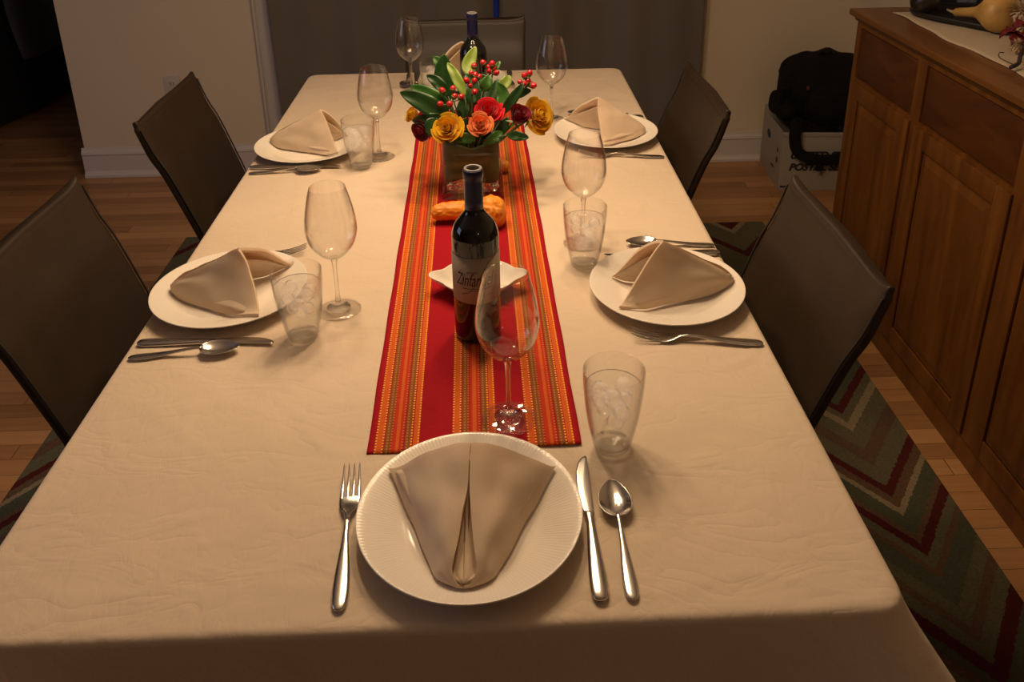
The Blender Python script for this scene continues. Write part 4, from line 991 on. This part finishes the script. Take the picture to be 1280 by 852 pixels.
BERRY = mat('red_berry', (0.50, 0.010, 0.018), 0.25, coat=0.3); SEP = mat('berry_calyx', (0.10, 0.14, 0.03), 0.6)
def sprig(label, base, berries):
    B = at(*base); root = thing('berry_sprig', label, 'berries', B, 0, 'sprigs of red berries in the bouquet')
    hub = at(sum(q[0] for q in berries)/len(berries), sum(q[1] for q in berries)/len(berries)+7, sum(q[2] for q in berries)/len(berries))
    mb = MB(); v, f = tube([VC+Vector((0, 0, -0.02))-B, Vector((0, 0, 0)), hub-B], 0.0018, 6); mb.add(v, f)
    for q in berries:
        c = at(q[0], q[1], q[2]); v, f = tube([hub-B, c-B-Vector((0, 0, 0.006))], 0.0011, 5); mb.add(v, f)
    mb.build('stem', STG, root, smooth=True)
    for q in berries:
        c = at(q[0], q[1], q[2])-B; r = q[3] if len(q) > 3 else 0.0068
        d = (c-(hub-B)).normalized()
        if d.z < 0.2: d = (d+Vector((0, -0.2, 0.6))).normalized()
        rot = d.to_track_quat('Z', 'Y').to_matrix()
        v, f = lathe([(0, -r), (r*.6, -r*.85), (r*.95, -r*.25), (r, r*.15), (r*.8, r*.75), (r*.45, r*1.05), (r*.1, r*1.2), (0, r*1.2)], 18)
        bq = link('berry', [rot @ Vector(a)+c for a in v], f, BERRY, root)
        v, f = lathe([(0, -r*1.15), (r*.5, -r*1.1), (r*.9, -r*.55), (r*1.05, -r*.35), (r*.9, -r*.42), (0, -r*.9)], 10)
        link('calyx', [rot @ Vector(a)+c for a in v], f, SEP, bq)
sprig('sprig of six red berries at the front left above the yellow rose', (560, 132, 1.78), [(553, 113.5, 1.79, .0072), (566, 111, 1.80), (568, 120.5, 1.79), (576, 121, 1.785), (550.5, 130, 1.77), (562, 130, 1.765, .0072)])
sprig('sprig of red berries standing in the middle of the bouquet', (590, 115, 1.83), [(583, 100.5, 1.83, .0072), (592.5, 82.5, 1.86), (589, 91.5, 1.85, .006), (594, 94, 1.85), (599, 96, 1.85, .006), (593, 101, 1.84), (587.5, 107, 1.83, .006), (593.5, 114.5, 1.82, .0074)])
sprig('sprig of red berries at the top right of the middle, beside the far bottle', (606, 100, 1.86), [(604, 78.5, 1.88), (615, 80, 1.88, .0075), (611, 84, 1.88, .006), (611.5, 89, 1.87, .006), (617.5, 85.5, 1.88, .005), (620.5, 91, 1.87)])
sprig('sprig of red berries reaching out to the right over the yellow rose', (645, 118, 1.79), [(655.5, 94.5, 1.80), (662, 91.5, 1.80), (660, 101.5, 1.80), (656, 104.5, 1.79, .006), (650, 102.5, 1.80, .0055), (666.5, 107, 1.79, .0072), (663.5, 105, 1.80, .006)])

# ------------------------------------------------------------------ cutlery
STEEL = bpy.data.materials.new('polished_steel'); STEEL.use_nodes = True
p = STEEL.node_tree.nodes['Principled BSDF']; p.inputs['Base Color'].default_value = (0.62, 0.60, 0.57, 1); p.inputs['Metallic'].default_value = 1; p.inputs['Roughness'].default_value = 0.18
def strip(stations, n=12):
    'stations (y, half width, half thickness, z centre) -> closed loft'
    rs = []
    for (y, w_, h_, z, *xo) in stations:
        x0 = xo[0] if xo else 0
        rs.append([(x0+w_*math.cos(2*PI*k/n), y, z+h_*math.copysign(abs(math.sin(2*PI*k/n))**0.8, math.sin(2*PI*k/n))) for k in range(n)])
    return rings(rs)
def handle(L):
    P_ = spline([(0, .0025, .001, .003), (.004, .0068, .0019, .0031), (.015, .0088, .0023, .0032), (.035, .0092, .0024, .0036), (.065, .0072, .0023, .0052), (.090, .0046, .0021, .0085), (L-0.012, .0028, .0019, .0115), (L, .0028, .0018, .0115)][:8], 4) if False else None
    st = [(0, .0018, .0008, .0028), (.003, .0060, .0018, .003), (.012, .0086, .0023, .0032), (.030, .0092, .0024, .0034), (.055, .0078, .0023, .0046), (.080, .0052, .0022, .0072), (.100, .0034, .0020, .0100), (L, .0029, .0018, .0112)]
    return st
def smooth_st(st, n=4):
    P_ = [Vector((a[0], a[1], a[2])) for a in st]; Q_ = [Vector((a[0], a[3], 0)) for a in st]
    A_ = spline(P_, n); B_ = spline(Q_, n); return [(a.x, a.y, a.z, b_.y) for a, b_ in zip(A_, B_)]
def make_fork():
    root = thing('fork', '', 'fork', (0, 0, 0), 0, 'steel forks')
    v, f = strip(smooth_st(handle(0.122))); link('handle', v, f, STEEL, root)
    mb = MB()
    v, f = strip(smooth_st([(0.120, .0029, .0018, .0112), (.132, .0042, .0015, .0095), (.142, .0092, .0013, .0065), (.152, .0122, .0012, .0045), (.160, .0126, .0011, .0042), (.164, .0126, .0010, .0046)]), 20); mb.add(v, f)
    for k in range(4):
        x = (k-1.5)*0.0069
        st = [(0.162, .0023, .0010, .0044, x), (.178, .0019, .0009, .0062, x), (.195, .0015, .0008, .0105, x*0.97), (.208, .0011, .0007, .0150, x*0.95), (.211, .0004, .0004, .0163, x*0.95)]
        v, f = strip(st, 8); mb.add(v, f)
    mb.build('tines', STEEL, root, smooth=True, angle=1.2)
    return root
def make_knife():
    root = thing('knife', '', 'knife', (0, 0, 0), 0, 'steel table knives')
    v, f = strip(smooth_st([(0, .0025, .0015, .0042), (.003, .0072, .0030, .0042), (.012, .0098, .0040, .0042), (.030, .0100, .0042, .0042), (.060, .0085, .0040, .0044), (.095, .0058, .0036, .0046), (.117, .0048, .0034, .0046), (.121, .0060, .0036, .0046), (.124, .0062, .0034, .0046)]), 16); link('handle', v, f, STEEL, root)
    def st(y, w_, h_, x): return (y, w_, h_, .0046, x)
    v, f = strip([st(.1235, .0050, .0014, 0), st(.129, .0068, .0011, -.0012), st(.150, .0082, .0010, -.0022), (.175, .0088, .0009, .0046, -.0026), st(.195, .0084, .0008, -.002), st(.210, .0066, .0007, -.0002), st(.219, .0042, .0006, .0022), st(.2235, .0015, .0004, .0046)], 16)
    link('blade', v, f, STEEL, root); return root
def make_spoon():
    root = thing('spoon', '', 'spoon', (0, 0, 0), 0, 'steel spoons')
    v, f = strip(smooth_st([(0, .0018, .0008, .0028), (.003, .0056, .0016, .003), (.010, .0078, .0020, .0032), (.024, .0082, .0022, .0034), (.045, .0068, .0022, .0046), (.070, .0042, .0021, .0078), (.095, .0028, .0020, .0110), (.115, .0026, .0018, .0118)])); link('handle', v, f, STEEL, root)
    def bw(u, v):
        s = (u-0.5)*2; y = .111+.062*v; w_ = 0.0192*(math.sin(PI*min(1, max(0, v))**0.78))**0.62+0.0016
        dep = 0.0085*(math.sin(PI*v**0.85)**0.7 if 0 < v < 1 else 0)*(1-s*s)
        return (s*w_, y, .0118-.0012*v-dep)
    v, f = grid(15, 26, bw); o_ = solidify(link('bowl', v, f, STEEL, root), 0.0011, 0); subsurf(o_, 1); return root
FK, KN, SPN = make_fork(), make_knife(), make_spoon()
used = set()
def place(proto, end, tip, label, dz=0.0, tilt=0.0):
    a = math.atan2(-(tip[0]-end[0]), tip[1]-end[1])
    if proto.name not in used: used.add(proto.name); q = proto; q['label'] = label; q.location = (*end, ZT+dz); q.rotation_euler = (tilt, 0, a)
    else: q = dup(proto, (*end, ZT+dz), a, label); q.rotation_euler = (tilt, 0, a)
    return q
place(FK, (-0.176, 0.682), (-0.190, 0.895), 'steel fork left of the near-end plate')
place(KN, (0.107, 0.681), (0.110, 0.904), 'steel knife just right of the near-end plate')
place(SPN, (0.142, 0.681), (0.142, 0.848), 'steel spoon outermost right at the near-end setting')
place(KN, (-0.583, 1.203), (-0.354, 1.196), 'steel knife in front of the nearer left plate')
place(SPN, (-0.583, 1.163), (-0.42, 1.176), 'steel spoon beside the knife at the nearer left seat')
place(FK, (-0.573, 1.473), (-0.385, 1.502), 'steel fork behind the nearer left plate, only its tines showing')
place(KN, (-0.588, 1.948), (-0.362, 1.940), 'steel knife in front of the farther left plate')
place(SPN, (-0.582, 1.912), (-0.42, 1.919), 'steel spoon beside the knife at the farther left seat')
place(FK, (0.428, 1.150), (0.225, 1.178), 'steel fork in front of the nearer right plate')
place(KN, (0.437, 1.452), (0.214, 1.452), 'steel knife behind the nearer right plate')
place(SPN, (0.434, 1.484), (0.28, 1.496), 'steel spoon behind the knife at the nearer right seat')
place(FK, (0.428, 1.950), (0.225, 1.972), 'steel fork in front of the farther right plate')
place(KN, (0.428, 2.250), (0.200, 2.245), 'steel knife behind the farther right plate')
place(SPN, (0.392, 2.276), (0.235, 2.285), 'steel spoon behind the knife at the farther right seat')
place(KN, (-0.236, 2.745), (-0.231, 2.60), 'steel knife at the far-end setting left of its plate')
place(SPN, (-0.262, 2.74), (-0.262, 2.60), 'steel spoon outermost left at the far-end setting')
place(FK, (0.068, 2.745), (0.068, 2.60), 'steel fork at the far-end setting right of its plate')
# far wall of the frame: second fork at the farther left seat hidden behind its plate is left out

# ------------------------------------------------------------------ chairs
LEA = mat('dark_brown_leather', (0.030, 0.019, 0.011), 0.46, bump=0.10, bscale=260, spec=0.33, noise_amt=0.12, nscale=12)
STIT = mat('seam_thread', (0.02, 0.014, 0.01), 0.6)
LEGW = mat('dark_chair_leg', (0.015, 0.011, 0.009), 0.4)
def make_chair():
    root = thing('dining_chair', '', 'chair', (0, 0, 0), 0, 'brown leather dining chairs round the table')
    # back leans back at the top: local +Y points to the table
    path = spline([(0.150, 0.40), (0.135, 0.47), (0.108, 0.57), (0.078, 0.66), (0.046, 0.75), (0.022, 0.80), (0.004, 0.852), (0.0, 0.866)], 5)
    rs = []; n = len(path)
    def sect(y, z, w_, th, ty, tz):
        pts = []
        # rounded slab outline, slightly padded at the front (+Y side)
        m_ = 44
        for k in range(m_):
            a = 2*PI*k/m_; c, s = math.cos(a), math.sin(a)
            x = w_*math.copysign(abs(c)**0.22, c); d = th*math.copysign(abs(s)**0.45, s)
            pad = 0.007*(1-(x/w_)**2) if s > 0 else 0
            d += pad
            cv = 0.018*(x/w_)**2          # the back curves gently round the sitter
            pts.append((x, y+(d+cv)*tz, z-(d+cv*0.3)*ty+0.013*(abs(x)/w_)**9*max(0, (z-0.79)/0.075)))
        return pts
    for i, (y, z) in enumerate(path):
        a = path[max(i-1, 0)]; b_ = path[min(i+1, n-1)]; t = (b_-a).normalized()
        w_ = 0.200+0.014*max(0, (z-0.45)/0.43); th = 0.0125
        if z > 0.859: th = 0.0110; w_ -= 0.002
        rs.append(sect(y, z, w_, th, t.x, t.y))
    t = (path[-1]-path[-2]).normalized()
    for e, k in ((0.006, 0.80), (0.008, 0.45)):
        q = path[-1]+t*e; rs.append(sect(q.x, q.y, 0.213-0.004*(1-k), 0.0125*k, t.x, t.y))
    v, f = rings(rs); b_ = link('backrest', v, f, LEA, root)
    # seat
    sv = [sup((0, 0.335, 0.435), (0.215, 0.215, 0.045), 0.35, 16, 56, 3, 0.003)]
    v, f = sv[0]; link('seat', v, f, LEA, root)
    for sx_ in (-1, 1):
        for yy, ly in ((0.155, -0.03), (0.515, 0.01)):
            x = sx_*0.185
            v, f = rings([[(x+a*s_, yy+dy+b2*s_, z) for a, b2 in ((-1, -1), (1, -1), (1, 1), (-1, 1))] for z, s_, dy in ((0.0115, 0.015, ly), (0.40, 0.021, 0))])
            link('leg', v, f, LEGW, root, smooth=False)
    # piped seams down both edges of the back
    for sx_ in (-1, 1):
        pts = []
        for i, (y, z) in enumerate(path[:-1]):
            w_ = 0.200+0.014*max(0, (z-0.45)/0.43); pts.append((sx_*(w_-0.001), y+0.018+0.010, z+0.004))
        v, f = tube(pts, 0.0022, 6); link('edge_piping', v, f, STIT, b_)
    return root
ch = make_chair(); PI2 = PI/2
ch.location = (0.604, 1.297, 0); ch.rotation_euler = (0, 0, PI2); ch['label'] = 'dark leather dining chair at the nearer right seat, in front of the sideboard'
dup(ch, (0.580, 2.110, 0), PI2, 'dark leather dining chair at the farther right seat, beside the curtain edge')
dup(ch, (-0.847, 1.385, 0), -PI2, 'dark leather dining chair at the nearer left seat, cut by the left picture edge')
dup(ch, (-0.848, 2.128, 0), -PI2, 'dark leather dining chair at the farther left seat, in front of the wall')
dup(ch, (-0.080, 2.985, 0), PI, 'dark leather dining chair at the far end, its back against the curtain')
